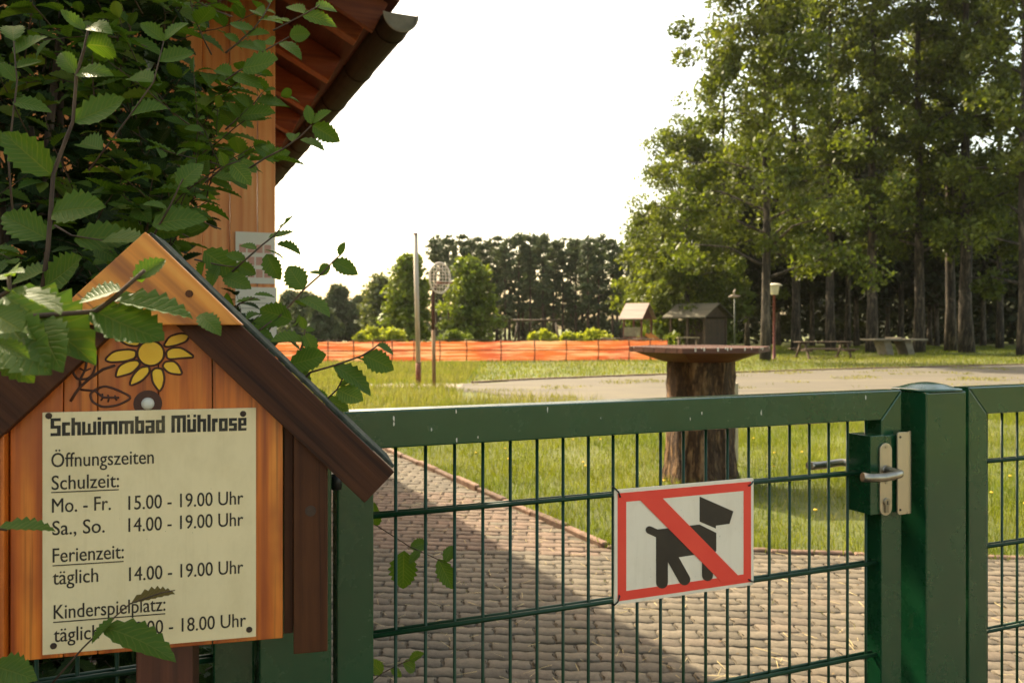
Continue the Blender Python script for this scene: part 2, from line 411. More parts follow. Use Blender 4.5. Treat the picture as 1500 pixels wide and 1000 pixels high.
for zz in (qz1-.010, qz0+.010): MB().tube([(qx0+.007, yq-.003, zz), (qx0+.007, yq-.0042, zz)], .0026, 12).build('screw', m_black, cv)
# hinge
hx, hz_ = GATE.at(486, 702, -.01)
b = MB().tube([(hx+.004, -.028, hz_-.012), (hx+.004, -.028, hz_+.012)], .008, 14).tube([(hx-.006, -.012, hz_), (hx+.02, -.012, hz_)], .005, 12)
b.build('hinge', m_black, gate)
for zz in (.28,): MB().tube([(hx+.004, -.012, zz-.02), (hx+.004, -.012, zz+.02)], .009, 14).build('hinge', m_black, gate)

# posts and neighbouring panels
hpx0, hpx1 = GATE.x(380, -.05), GATE.x(486, -.05)
post('fence_post', 'green square post half hidden behind the wooden notice board', hpx0, hpx1)
rpx0, rpx1 = GATE.x(1357, -.05), GATE.x(1415.5, -.05)
post('fence_post', 'broad green square post with a domed cap on the lock side of the gate', rpx0, rpx1)
fx0, fx1 = GATE.x(1419, yf), GATE.x(1446, yf)
rp = thing('rod_fence', 'green framed rod fence to the right of the lock post, cut by the photo edge', 'fence panel', GATE.world(0, 0, 0), GATE.th)
frame(rp, fx0, fx1, fx0+1.45, fx0+1.507)
rod_panel(rp, fx1-.002, fx0+1.454, [fx1+.024+k*.05 for k in range(0, 28)])
post('fence_post', 'green square post at the far right end of the fence', fx0+1.515, fx0+1.635)
lp = thing('rod_fence', 'green rod fence in the shade behind the wooden notice board', 'fence panel', GATE.world(0, 0, 0), GATE.th)
frame(lp, hpx0-1.3, hpx0-1.243, hpx0-.062, hpx0-.005)
rod_panel(lp, hpx0-1.245, hpx0-.06, [hpx0-.09-k*.05 for k in range(0, 24)])

# ---- the no-dogs sign on the gate
ys = -.0135
sx0, sx1 = GATE.x(900, ys), GATE.x(1104, ys)
sz1 = GATE.at(900, 717.2, ys)[1]; sz0 = GATE.at(900, 886.2, ys)[1]
sign = thing('warning_sign', 'white and red no dogs sign tied to the rods of the green gate', 'sign', GATE.world((sx0+sx1)/2, 0, 0), GATE.th)
ox = (sx0+sx1)/2
def S(p, y): 
    x, z = GATE.at(880+p[0]/4.76, 690+p[1]/4.76, y); return (x-ox, z)
MB().prism(rplate(sx0-ox, sx1-ox, sz0, sz1, .004), (0, ys, 0), (1, 0, 0), (0, 0, 1), (0, .003, 0)).build('plate', m_sign, sign, .0006)
L1, L2, L3 = ys-.0005, ys-.0010, ys-.0016
a0, a1, c0, c1 = sx0-ox+.0065, sx1-ox-.0065, sz0+.0065, sz1-.0065
i0, i1, e0, e1 = a0+.0175, a1-.0175, c0+.0165, c1-.0165
b = MB()
for poly in ([(a0, c1), (a1, c1), (i1, e1), (i0, e1)], [(a1, c1), (a1, c0), (i1, e0), (i1, e1)], [(a1, c0), (a0, c0), (i0, e0), (i1, e0)], [(a0, c0), (a0, c1), (i0, e1), (i0, e0)]):
    b.prism(poly, (0, ys-.0001, 0), (1, 0, 0), (0, 0, 1), (0, -.0004, 0))
b.build('red_border', m_red, sign)
q0, q1 = S((268, 193), L3), S((425, 180), L3); q2, q3 = S((985, 752), L3), S((842, 770), L3)
MB().prism([q0, q1, q2, q3], (0, L2+.0001, 0), (1, 0, 0), (0, 0, 1), (0, -.0006, 0)).build('red_bar', m_red, sign)
def capsule(p, q, r, n=8):
    p = Vector(p); q = Vector(q); d = (q-p).normalized(); a = atan2(d.y, d.x)
    return [(q.x+r*cos(a-pi/2+pi*k/n), q.y+r*sin(a-pi/2+pi*k/n)) for k in range(n+1)]+[(p.x+r*cos(a+pi/2+pi*k/n), p.y+r*sin(a+pi/2+pi*k/n)) for k in range(n+1)]
b = MB()
def dp(poly, lay=0): b.prism([S(p, L1) for p in poly], (0, ys-.0001-lay*.00012, 0), (1, 0, 0), (0, 0, 1), (0, -.0004, 0))
dp([(690, 175), (925, 278), (898, 365), (803, 378), (803, 398), (690, 350)])
dp([(386, 405), (480, 395), (620, 378), (690, 370), (806, 428), (806, 552), (795, 570), (700, 570), (650, 582), (545, 598), (470, 612), (386, 620)])
for p, q, r, ly in (((340, 408), (410, 440), 27, 1), ((427, 600), (427, 775), 41, 2), ((478, 565), (583, 752), 41, 3), ((744, 560), (744, 725), 38, 4)):
    dp(capsule(p, q, r), ly)
b.build('dog_pictogram', m_dog, sign)
for u, v, dx, dz in ((903, 717, .007, -.014), (1101, 706, -.008, -.006), (1101, 851, -.008, .005), (902, 883, .007, .014)):
    x, z = GATE.at(u, v, ys); x -= ox
    b = MB().tube([(x+dx, ys+.001, z+dz), (x+dx*.9, ys-.003, z+dz*.9), (x+dx*.3, ys-.004, z+dz*.25), (x-dx*.4, ys, z-dz*.2), (x-dx*.6, ys+.008, z-dz*.3)], .0014, 8)
    b.build('cable_tie', m_black, sign)

# ---- wooden notice board
BA = (-.5733, 1.0); BT = atan2(.06, .2421)
BRD = Plane(BA[0], BA[1], BT)
au, aw = BRD.at(222, 342)[0], BRD.at(222, 342)[1]
bloc = BRD.world(au, .02, 0)
board = thing('notice_board', 'house shaped wooden notice board with opening hours plate and painted sunflower', 'notice board', bloc, BT)
def B(u, v, y=0.0):
    x, z = BRD.at(u, v, y); return (x-au, z)
OY = -.02                              # board-plane front in the empty's local y
def bprism(poly, y0, y1): return MB().prism(poly, (0, OY+y0, 0), (1, 0, 0), (0, 0, 1), (0, y1-y0, 0))
pr_x = B(415, 700)[0]; pz_bot = B(300, 944)[1]
gR = B(362, 476, -.022); gA = B(222, 342, -.022)
slope = (gA[1]-gR[1])/(gR[0]-gA[0]); gA = (0.0, gA[1]); gR = ((gA[1]-gR[1])/slope, gR[1])
sl_top = lambda x, off=0: gA[1]-.006-slope*abs(x)-off
# vertical boards of the panel
edges = [-pr_x]+[B(u, 560)[0] for u in (145, 310)]+[pr_x]
edges = [-pr_x, -pr_x*.63, B(143, 560)[0], B(232, 560)[0], B(311, 560)[0], pr_x]
b = MB()
for e0_, e1_ in zip(edges, edges[1:]):
    p, q = e0_+.0006, e1_-.0006
    pts = [(p, pz_bot), (q, pz_bot), (q, sl_top(q, .03))]
    if p < 0 < q: pts.append((0, sl_top(0, .03)))
    pts.append((p, sl_top(p, .03)))
    b.prism(pts, (0, OY, 0), (1, 0, 0), (0, 0, 1), (0, .024, 0))
panel = b.build('back_panel', m_orange, board, .0012)
# side posts (brown on the right; its twin on the left)
def sidepost(x0, x1, zb, mt):
    MB().prism([(x0, zb), (x1, zb), (x1, sl_top(x1, .05)), (x0, sl_top(x0, .05))], (0, OY-.012, 0), (1, 0, 0), (0, 0, 1), (0, .045, 0)).build('side_post', mt, board, .0015)
s0 = B(430, 800, -.012)[0]; s1 = B(480, 800, -.012)[0]; szb = B(440, 957, -.012)[1]
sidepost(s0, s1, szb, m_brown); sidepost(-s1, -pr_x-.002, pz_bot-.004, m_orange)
MB().prism([(pr_x+.0008, pz_bot+.004), (s0-.0008, pz_bot+.004), (s0-.0008, sl_top(s0, .05)), (pr_x+.0008, sl_top(pr_x, .05))], (0, OY+.004, 0), (1, 0, 0), (0, 0, 1), (0, .03, 0)).build('filler_strip', m_brown, board, .001)
# barge boards
end_u = B(578, 692, -.02); wv_ = .070
for sg in (1, -1):
    L = end_u[0]/cos(math.atan(slope))
    th = math.atan(slope)
    o = bpy.data.objects.new('tmp', None)
    d = Vector((cos(th)*sg, 0, -sin(th))); nrm = Vector((-sin(th)*sg, 0, -cos(th)))
    top = Vector((0, 0, gA[1]-.004))
    wd = .055
    p0 = top; p1 = top+d*L; p2 = p1+nrm*wd; p3 = top+Vector((0, 0, -wd/cos(th)))
    b = MB(); poly = [(p.x+(.0006*sg if i in (0, 3) else 0), p.z) for i, p in enumerate((p0, p1, p2, p3))]
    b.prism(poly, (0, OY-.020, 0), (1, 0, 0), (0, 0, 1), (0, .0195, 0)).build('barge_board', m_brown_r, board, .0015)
    bpy.data.objects.remove(o)
    # roof slab running back
    r0 = top+Vector((0, 0, .0008)); r1 = r0+d*(L-.002); r2 = r1-nrm*.005; r3 = r0+Vector((0, 0, .005/cos(th)))
    b = MB(); b.prism([(p.x+.0004*sg*(i in (0, 3)), p.z) for i, p in enumerate((r0, r1, r2, r3))], (0, OY-.006, 0), (1, 0, 0), (0, 0, 1), (0, .10, 0)).build('roof_board', m_felt if sg > 0 else m_brown_r, board, .002)
# triangular gable plank
gl = [(0, gA[1]), (gR[0], gR[1]), (-gR[0], gR[1])]
gp_ = MB().prism(gl, (0, OY-.042, 0), (1, 0, 0), (0, 0, 1), (0, .0215, 0)).build('gable_plank', m_orange_diag, board, .0015)
b = MB()
kx, kz2 = B(277, 430, -.044)
b.tube([(kx, OY-.0418, kz2), (kx, OY-.0436, kz2)], .0045, 14)
b.build('screw', m_brown, gp_)
kx2, kz3 = B(455, 748, -.012)
MB().tube([(kx2, OY-.0118, kz3), (kx2, OY-.0128, kz3)], .007, 16).build('screw', m_nail, board)
# legs
lx0, lx1 = B(200, 980, .03)[0], B(283, 980, .03)[0]
MB().box(lx0, lx1, OY+.026, OY+.09, 0, pz_bot+.2).build('leg', wood("leg_timber", (.045, .011, .006), (.085, .020, .010), (.12, .032, .014)), board, .002)
# hours plate
pa, pb = B(62, 604, -.003), B(375, 932, -.003)
plx0, plx1, plz1, plz0 = pa[0], pb[0], pa[1], pb[1]
plate = bprism([(plx0, plz0), (plx1, plz0), (plx1, plz1), (plx0, plz1)], -.003, -.0004).build('hours_plate', m_plate, board, .0005)
for u, v in ((71, 609), (356, 606), (78, 946), (365, 922)):
    x, z = B(u, v, -.004); MB().tube([(x, OY-.0028, z), (x, OY-.0044, z)], [.0040, .0034], 14).build('nail', m_nail, plate)
# small printed lettering
def text_mesh(body):
    cu = bpy.data.curves.new('lettering', 'FONT'); cu.body = body; cu.size = 1; cu.resolution_u = 4; cu.offset = .0
    o = bpy.data.objects.new('tmp', cu); COL.objects.link(o)
    dg = bpy.context.evaluated_depsgraph_get(); me = bpy.data.meshes.new_from_object(o.evaluated_get(dg)); bpy.data.objects.remove(o)
    co = np.empty(len(me.vertices)*3, dtype=np.float32); me.vertices.foreach_get('co', co); return me, co.reshape(-1, 3)
CAP = text_mesh('H')[1][:, 1].max()
def text_line(s, u0, u1, v, cap_px, y=-.0034):
    me, co = text_mesh(s)
    (x0, z), (x1, z_) = B(u0, v, y), B(u1, v, y)
    caph = cap_px/F*(BRD.a[1]+ (au+x0)*BRD.s)
    sx_ = (x1-x0)/(co[:, 0].max()-co[:, 0].min())
    out = np.zeros_like(co); out[:, 0] = x0+(co[:, 0]-co[:, 0].min())*sx_; out[:, 1] = OY+y; out[:, 2] = z+co[:, 1]*caph/CAP
    me.vertices.foreach_set('co', out.ravel()); me.update()
    bm = bmesh.new(); bm.from_mesh(me)                  # heavier stems: the same outline once more, a hair to the right and behind
    r = bmesh.ops.duplicate(bm, geom=bm.verts[:]+bm.edges[:]+bm.faces[:])
    for v_ in r['geom']:
        if isinstance(v_, bmesh.types.BMVert): v_.co += Vector((.00032, .00012, 0))
    bm.to_mesh(me); bm.free()
    return link('lettering', me, m_ink, plate)
for args in (("Öffnungszeiten", 75, 225, 684, 20.5), ("Schulzeit:", 75.5, 174, 717.2, 20.5), ("Mo. - Fr.", 76, 162, 750.5, 20.5), ("15.00 - 19.00 Uhr", 188, 356, 746.2, 20), ("Sa., So.", 76.5, 153, 783.5, 20.5), ("14.00 - 19.00 Uhr", 188, 356, 778.6, 20),
             ("Ferienzeit:", 77, 181, 823.5, 20.5), ("täglich", 77, 143.5, 856, 20.5), ("14.00 - 19.00 Uhr", 189, 356, 850.5, 20), ("Kinderspielplatz:", 78.5, 242, 906.3, 20.5), ("täglich", 78.5, 145, 940, 20.5), ("10.00 - 18.00 Uhr", 189, 360, 931, 20)):
    text_line(*args)
for u0, u1, v in ((75, 174, 721), (77, 181, 828.2), (78, 242, 911)):
    (x0, z), (x1, _) = B(u0, v, -.0034), B(u1, v, -.0034); MB().box(x0, x1, OY-.0036, OY-.0029, z-.0006, z+.0006).build('underline', m_ink, plate)
# heading in heavy block letters, drawn as strokes
V_, H_, XH = .225, .18, .76
def gly(ch):
    def stems(n, h, top=True, bot=False, w=None):
        r = []; gap = .15; x = 0
        for i in range(n):
            r.append((x, 0, x+V_, h)); 
            if i < n-1:
                if top: r.append((x+V_, h-H_, x+V_+gap, h))
                if bot: r.append((x+V_, 0, x+V_+gap, H_))
            x += V_+gap
        return r, x-gap
    g2 = .15; W2 = 2*V_+g2
    if ch in 'Ss':
        h = 1.0 if ch == 'S' else XH; W = W2*(1.06 if ch == 'S' else .92); t = H_*.92; m = (h-3*t)/2
        return [(0, h-t, W, h), (0, h-t-m, V_, h-t), (0, t+m, W, h-t-m), (W-V_, t, W, t+m), (0, 0, W, t)], W
    if ch == 'c': return [(0, 0, V_, XH), (V_, XH-H_, W2*.84, XH), (V_, 0, W2*.84, H_)], W2*.84
    if ch == 'e': W = W2*.96; return [(0, 0, V_, XH), (V_, XH-.15, W, XH), (W-V_*.95, .44, W, XH-.15), (V_, .30, W, .44), (V_, 0, W, .15)], W
    if ch == 'o': return [(0, 0, V_, XH), (V_+g2, 0, W2, XH), (V_, XH-H_, V_+g2, XH), (V_, 0, V_+g2, H_)], W2
    if ch == 'h': return [(0, 0, V_, 1), (V_+g2, 0, W2, XH), (V_, XH-H_, V_+g2, XH)], W2
    if ch == 'b': return [(0, 0, V_, 1), (V_+g2, 0, W2, XH), (V_, XH-H_, V_+g2, XH), (V_, 0, V_+g2, H_)], W2
    if ch == 'd': return [(0, 0, V_, XH), (V_+g2, 0, W2, 1), (V_, XH-H_, V_+g2, XH), (V_, 0, V_+g2, H_)], W2
    if ch == 'a': return [(V_+g2, 0, W2, XH), (0, XH-.15, V_+g2, XH), (0, 0, V_*.95, .44), (V_*.95, .31, V_+g2, .44), (V_*.95, 0, V_+g2, .14)], W2
    if ch == 'i': return [(0, 0, V_, XH), (0, .84, V_, 1.0)], V_
    if ch == 'l': return [(0, 0, V_, 1)], V_
    if ch == 'r': return [(0, 0, V_, XH), (V_, XH-H_*1.25, V_+.17, XH)], V_+.17
    if ch == 'w': return [(0, 0, .2, XH), (.2, 0, .36, H_*.8), (.36, 0, .54, XH*.86), (.54, 0, .70, H_*.8), (.70, 0, .90, XH)], .90
    if ch == 'm': return stems(3, XH, True)
    if ch == 'M': return stems(3, 1.0, True)
    if ch == 'ü': r, W = stems(2, XH, False, True); return r+[(.0, .86, V_*.8, 1.02), (W-V_*.8, .86, W, 1.02)], W
    return [], .26
x = 0; rects = []
for ch in "Schwimmbad Mühlrose":
    r, W = gly(ch); rects += [(x+p[0], p[1], x+p[2], p[3]) for p in r]; x += W+.085
(tx0, tz), (tx1, _) = B(74, 638.5, -.0034), B(361, 636, -.0034)
ks = (tx1-tx0)/(x-.085); kh = 26.0/F*1.0
b = MB()
for p in rects:
    c = .028
    b.prism([(tx0+p[0]*ks, tz+p[1]*kh), (tx0+p[2]*ks, tz+p[1]*kh), (tx0+p[2]*ks, tz+p[3]*kh), (tx0+p[0]*ks, tz+p[3]*kh)], (0, OY-.0029, 0), (1, 0, 0), (0, 0, 1), (0, -.0005, 0))
b.build('heading', m_ink_title, plate)
# sunflower painting
def SF(x, y): return B(60+x/4.412, 480+y/4.414, -.001)
petals = [[(415, 205), (470, 152), (560, 140), (612, 150), (608, 195), (540, 216), (450, 222)], [(482, 318), (502, 250), (560, 217), (620, 210), (640, 235), (592, 288), (530, 308)],
          [(572, 376), (592, 310), (640, 258), (696, 250), (700, 290), (650, 343)], [(765, 412), (722, 350), (714, 285), (740, 262), (783, 267), (797, 320), (788, 375)],
          [(915, 302), (830, 293), (787, 252), (802, 220), (858, 216), (888, 242)], [(995, 190), (920, 193), (818, 204), (812, 152), (850, 130), (910, 130)],
          [(795, 112), (832, 56), (900, 36), (958, 46), (938, 88), (870, 113), (815, 122)], [(622, 118), (560, 112), (505, 78), (570, 62), (645, 92)], [(690, 78), (672, 20), (715, -25), (750, 25), (742, 76)]]
def smooth(P, it=2):
    for _ in range(it):
        Q = []
        for i in range(len(P)):
            a, c = P[i], P[(i+1) % len(P)]; Q += [(a[0]*.8+c[0]*.2, a[1]*.8+c[1]*.2), (a[0]*.2+c[0]*.8, a[1]*.2+c[1]*.8)]
        P = Q
    return P
bp, bo = MB(), MB()
circ = [(710+86*cos(k*pi/14), 165+80*sin(k*pi/14)) for k in range(28)]
allp = [petals[i] for i in range(9)]+[circ]
for i, P in enumerate(allp):
    Q = [SF(*p) for p in (P if i == 9 else smooth(P))]
    if i != 9:
        cxm = sum(p[0] for p in Q)/len(Q); czm = sum(p[1] for p in Q)/len(Q)
        Q = [(cxm+(p[0]-cxm)*1.05, czm+(p[1]-czm)*1.05) for p in Q]
    bp.prism(Q, (0, OY+.0005, 0), (1, 0, 0), (0, 0, 1), (0, -.0013-.0002*(i == 9), 0))
    Q3 = [(p[0], OY-.0004, p[1]) for p in Q]; bo.tube(Q3+[Q3[0]], .0014, 6)
def stroke(P, r=.0016, closed=False):
    P = smooth(P, 2) if closed else P
    Q = [SF(*p) for p in P]; Q = [(p[0], OY+.0002, p[1]) for p in Q]
    bo.tube(Q+([Q[0]] if closed else []), r, 6)
stroke([(235, 335), (205, 290), (210, 240), (250, 200), (290, 150), (320, 140), (355, 170), (355, 240), (335, 300), (300, 330)], closed=True)
stroke([(345, 400), (410, 375), (480, 395), (595, 450), (500, 500), (400, 515), (330, 480), (315, 430)], closed=True)
stroke([(190, 475), (220, 425), (250, 385), (310, 330), (400, 268), (480, 243)], .0019)
stroke([(250, 385), (252, 335), (285, 270), (305, 160)]); stroke([(262, 205), (292, 225), (330, 205)], .0012); stroke([(250, 262), (283, 280), (322, 262)], .0012)
stroke([(255, 400), (350, 408), (400, 450), (505, 452)]); stroke([(385, 470), (400, 450), (395, 425)], .0012); stroke([(432, 480), (440, 452), (430, 432)], .0012); stroke([(490, 470), (475, 452), (480, 435)], .0012)
bo.build('flower_outline', m_burn, panel); bp.build('sunflower', m_yellow, panel)
bx, bz = SF(690, 490)
bo = MB().tube([(bx, OY+.001, bz), (bx, OY-.0006, bz)], .0168, 28)
bolt = bo.build('bolt_recess', m_burn, panel)
b = MB(); prof = [(.0078*cos(a), .006*sin(a)) for a in [k*pi/2/6 for k in range(6)]]
rings = [[b.bm.verts.new((bx+r*cos(2*pi*k/18), OY-.0006-h, bz+r*sin(2*pi*k/18))) for k in range(18)] for r, h in prof]
for a_, c_ in zip(rings, rings[1:]):
    for k in range(18): b.bm.faces.new((a_[k], a_[(k+1) % 18], c_[(k+1) % 18], c_[k])).smooth = True
b.bm.faces.new(rings[-1]); b.build('bolt_cap', m_white, bolt)

# ------------------------------------------------------------------ timber house
HK = 1.15; HC = (-1.07*HK, 3.70*HK); HT = atan2(.40, .917)
house = thing('timber_house', 'orange timber clad house with an overhanging red tiled roof and dark gutter', 'house', (*HC, 0), HT); house.scale = (HK, HK, HK)
PIT = R_(27); OV, FO, HL, HWD, ZE = .40, .365, 8.0, 5.4, (1.4+1.34*HK)/HK
zroof = lambda x: ZE+.02+(OV-x)*tan(PIT)       # underside of the deck at local x
b = MB(); random.seed(2)
x = -.078
b.box(-.075, 0, -.004, .09, 0, zroof(0)-.02)
n = 0
while x > -HWD+.2:
    wd_ = .115; x0 = x-wd_
    b.box(x0+.001, x-.001, (.012 if n % 2 else -.002), .03, 0, zroof(x)-.03); x = x0; n += 1
b.box(-HWD, x-.001, 0, .03, 0, zroof(x)-.03)
b.build('front_cladding', m_wall, house, .0015, 1)
b = MB()
y = .092
while y < HL:
    b.box(-.03, (.0 if int(y*10) % 2 else .01), y+.001, y+.139, 0, zroof(0)-.03); y += .14
b.build('side_cladding', m_wall, house)
MB().box(-HWD, -HWD+.03, .032, HL, 0, 2.7).box(-HWD+.031, -.031, HL-.03, HL, 0, 2.7).build('rear_wall', m_wall, house)
# roof: deck planks run along the slope direction's cross (planks parallel to eave), rafters below
ux, uz = -cos(PIT), sin(PIT)
SLOPE_L = (HWD/2+OV)/cos(PIT)
def deckslab(b, s0, s1, off0, off1, y0, y1, side=1):
    """slab on the roof plane: s along slope from the eave, off above underside"""
    pts = []
    for s_, o_ in ((s0, off0), (s1, off0), (s1, off1), (s0, off1)):
        x_, z_ = OV-s_*cos(PIT)+o_*sin(PIT), ZE+.02+s_*sin(PIT)+o_*cos(PIT)
        pts.append((x_ if side > 0 else -HWD-x_, z_))
    b.prism(pts, (0, y0, 0), (1, 0, 0), (0, 0, 1), (0, y1-y0, 0))
b = MB()
for side in (1, -1):
    s_ = 0
    while s_ < SLOPE_L-.06:
        deckslab(b, s_+.001, min(s_+.119, SLOPE_L-.002), 0, .02, -FO+.035, HL+.4, side); s_ += .12
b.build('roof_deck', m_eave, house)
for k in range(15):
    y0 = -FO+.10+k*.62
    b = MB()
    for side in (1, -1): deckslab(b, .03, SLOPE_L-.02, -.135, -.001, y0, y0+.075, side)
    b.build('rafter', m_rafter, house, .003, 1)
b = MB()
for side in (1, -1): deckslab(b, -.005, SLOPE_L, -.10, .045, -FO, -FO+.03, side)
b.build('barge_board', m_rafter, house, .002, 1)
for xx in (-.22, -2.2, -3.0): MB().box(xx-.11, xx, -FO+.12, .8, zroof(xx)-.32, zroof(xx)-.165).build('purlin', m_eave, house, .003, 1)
m_tile = M("clay_tile", (.14, .035, .022), (.20, .055, .032), 25, rough=.65, isl=.35, bumps=.2)
b = MB()
for side in (1, -1):
    s_ = -.04
    while s_ < SLOPE_L:
        for k in range(32):
            pts = []
            for q, o_ in ((s_, .062), (s_+.36, .024), (s_+.36, .040), (s_, .078)):
                x_, z_ = OV-q*cos(PIT)+o_*sin(PIT), ZE+.02+q*sin(PIT)+o_*cos(PIT); pts.append((x_ if side > 0 else -HWD-x_, z_))
            y0 = -FO-.035+k*.30; b.prism(pts, (0, y0, 0), (1, 0, 0), (0, 0, 1), (0, .296, 0))
        s_ += .31
b.build('roof_tiles', m_tile, house)
m_gut = M("brown_gutter", (.016, .011, .008), (.030, .021, .015), 12, spec=.15, rough=.7, lo=.3, hi=.7)
m_cap = M("weathered_zinc", (.26, .225, .165), (.36, .31, .23), 20, rough=.6, metal=.2)
gx, gz, gr = OV+.062, ZE-.005, .072
def halfpipe(b, y0, y1, r, t, n=14):
    prof = [(gx+r*cos(a), gz+r*sin(a)) for a in [pi+pi*k/n for k in range(n+1)]]+[(gx+(r-t)*cos(a), gz+(r-t)*sin(a)) for a in [2*pi-pi*k/n for k in range(n+1)]]
    b.prism(prof, (0, y0, 0), (1, 0, 0), (0, 0, 1), (0, y1-y0, 0))
b = MB(); halfpipe(b, -FO-.06, HL+.4, gr, .004)
gut = b.build('gutter', m_gut, house)
for k in range(13):
    b = MB(); halfpipe(b, -FO+.09+k*.62, -FO+.115+k*.62, gr+.004, .0038); b.build('gutter_bracket', m_gut, gut)
b = MB(); b.prism([(gx+(gr+.003)*cos(a), gz+(gr+.003)*sin(a)) for a in [pi+pi*k/14 for k in range(15)]], (0, -FO-.061, 0), (1, 0, 0), (0, 0, 1), (0, -.006, 0))
halfpipe(b, -FO-.074, -FO-.0672, gr+.006, .010)
b.build('end_cap', m_cap, gut)
# notices pinned to the wall
HP = Plane(HC[0], HC[1], HT)
def hpx(u, v, y=-.011): x_, z_ = HP.at(u, v, y); return x_, z_
m_paper = M("notice_paper", (.72, .65, .53), (.77, .70, .58), 8, rough=.7)
m_pink = M("faded_red_print", (.58, .27, .20), (.62, .36, .27), 30, rough=.7)
def notice(label, u0, u1, v0, v1):
    (x0, z1_), (x1, _) = hpx(u0, v0), hpx(u1, v0); z0_ = hpx(u1, v1)[1]
    t = thing('paper_notice', label, 'notice', HP.world((x0+x1)/2, -.011, z0_), HT)
    hw = (x1-x0)/2
    MB().box(-hw, hw, -.002, .0018, 0, z1_-z0_).build('sheet', m_paper, t); return t, hw, z1_-z0_
t, hw, hh = notice('upper pale notice with rows of faded red squares on the house corner', 345, 403, 339, 416)
for r in range(3):
    for c in range(4): MB().box(-hw*.82+c*hw*.42, -hw*.82+c*hw*.42+hw*.34, -.003, -.0021, hh*(.12+.24*r), hh*(.12+.24*r)+hh*.16).build('red_square', m_pink, t)
t, hw, hh = notice('lower plain white notice on the house corner', 345, 405, 420, 503)
gp_m = M("grey_print", (.38, .34, .27), rough=.8)
for r in range(9): MB().box(-hw*.8, hw*(.4+.35*((r*7) % 5)/5), -.003, -.0021, hh*(.08+.09*r), hh*(.08+.09*r)+hh*.012).build('printed_line', gp_m, t)

# ------------------------------------------------------------------ hornbeam
def leaf_template(ns=15, droop=.18, fold=.22, pleat=.016, seed=0):
    """unit leaf along +x, width +-.29 (y), normal +z; serrated edge, pleated between the side veins"""
    rs = np.random.RandomState(seed); V = []; UV = []
    cols = [-1, -.5, 0, .5, 1]
    for i in range(ns):
        t = i/(ns-1)
        wdt = .315*(sin(pi*min(1, t**.78))**.72)*(1-.25*t)+.004
        for c in cols:
            a = abs(c); ww = wdt*c
            if a == 1: ww *= (1.14 if i % 2 else .90)
            x = t+.10*a*wdt/.3*(1 if t < .9 else .4)-.0*a
            z = -droop*t*t+fold*abs(ww)+(pleat*(1 if i % 2 else -1)*a)
            V.append((x, ww, z)); UV.append((c*.5+.5, t+.0))
    Q = []
    for i in range(ns-1):
        for j in range(4):
            p = i*5+j; Q.append((p, p+1, p+6, p+5))
    return np.array(V), np.array(Q), np.array(UV)
LEAVES = [leaf_template(15, d, f, .014, k) for k, (d, f) in enumerate(((.14, .25), (.30, .15), (.05, .38), (.42, .10), (-.12, .3), (.22, .5)))]
def leaf_frame(d, n):
    d = Vector(d).normalized(); n = Vector(n); n = (n-d*n.dot(d))
    if n.length < 1e-4: n = d.orthogonal()
    n.normalize(); y = n.cross(d); return np.array([d, y, n])
class Leaves:
    def __init__(s): s.V = []; s.Q = []; s.U = []; s.n = 0
    def add(s, base, d, nrm, size, wf=1.0, k=None):
        V, Q, U = LEAVES[random.randrange(6) if k is None else k]
        A = leaf_frame(d, nrm)
        s.V.append((V*np.array([1, wf, 1])*size)@A+np.array(base)); s.Q.append(Q+s.n); s.U.append(U); s.n += len(V)
    def build(s, name, mt, parent):
        me = np_mesh(name, np.concatenate(s.V), np.concatenate(s.Q), np.concatenate(s.U), smooth=True); return link(name, me, mt, parent)
def rv(s=1): return Vector((random.gauss(0, s), random.gauss(0, s), random.gauss(0, s)))
def twig_grow(L, tb, p, d, n, step, size, droop=.1, matp=None, rad=.0016):
    """a zig-zag shoot with alternate leaves held in a roughly flat spray"""
    d = Vector(d).normalized(); p = Vector(p); pts = [p.copy()]
    side = Vector((0, 0, 1)).cross(d)
    if side.length < .1: side = Vector((1, 0, 0))
    side.normalize(); side = (side+rv(.25)).normalized()
    for i in range(n):
        d = (d+Vector((0, 0, -droop*.15))+rv(.08)).normalized(); p = p+d*step*random.uniform(.8, 1.2); pts.append(p.copy())
        sg = 1 if i % 2 else -1
        k = 1-.45*(i/n)**2
        ld = (d*.55+side*sg*.8+Vector((0, 0, random.uniform(-.35, .1)))).normalized()
        L.add(p, ld, Vector((0, 0, 1))+rv(.35)+Vector((0, -.35, 0)), size*k*random.uniform(.75, 1.15), random.uniform(.85, 1.1))
    L.add(p, d+Vector((0, 0, -.1)), Vector((0, 0, 1))+rv(.4), size*.5)
    if tb: tb.tube(pts, [rad*(1-.7*i/len(pts)) for i in range(len(pts))], 5)

random.seed(11)
hedge = thing('hornbeam_hedge', 'dense dark green hornbeam hedge rising behind the notice board', 'hedge', (-1.3, 2.0, 0))
hb = Vector(hedge.location)
Ld, Lm, tb = Leaves(), Leaves(), MB()
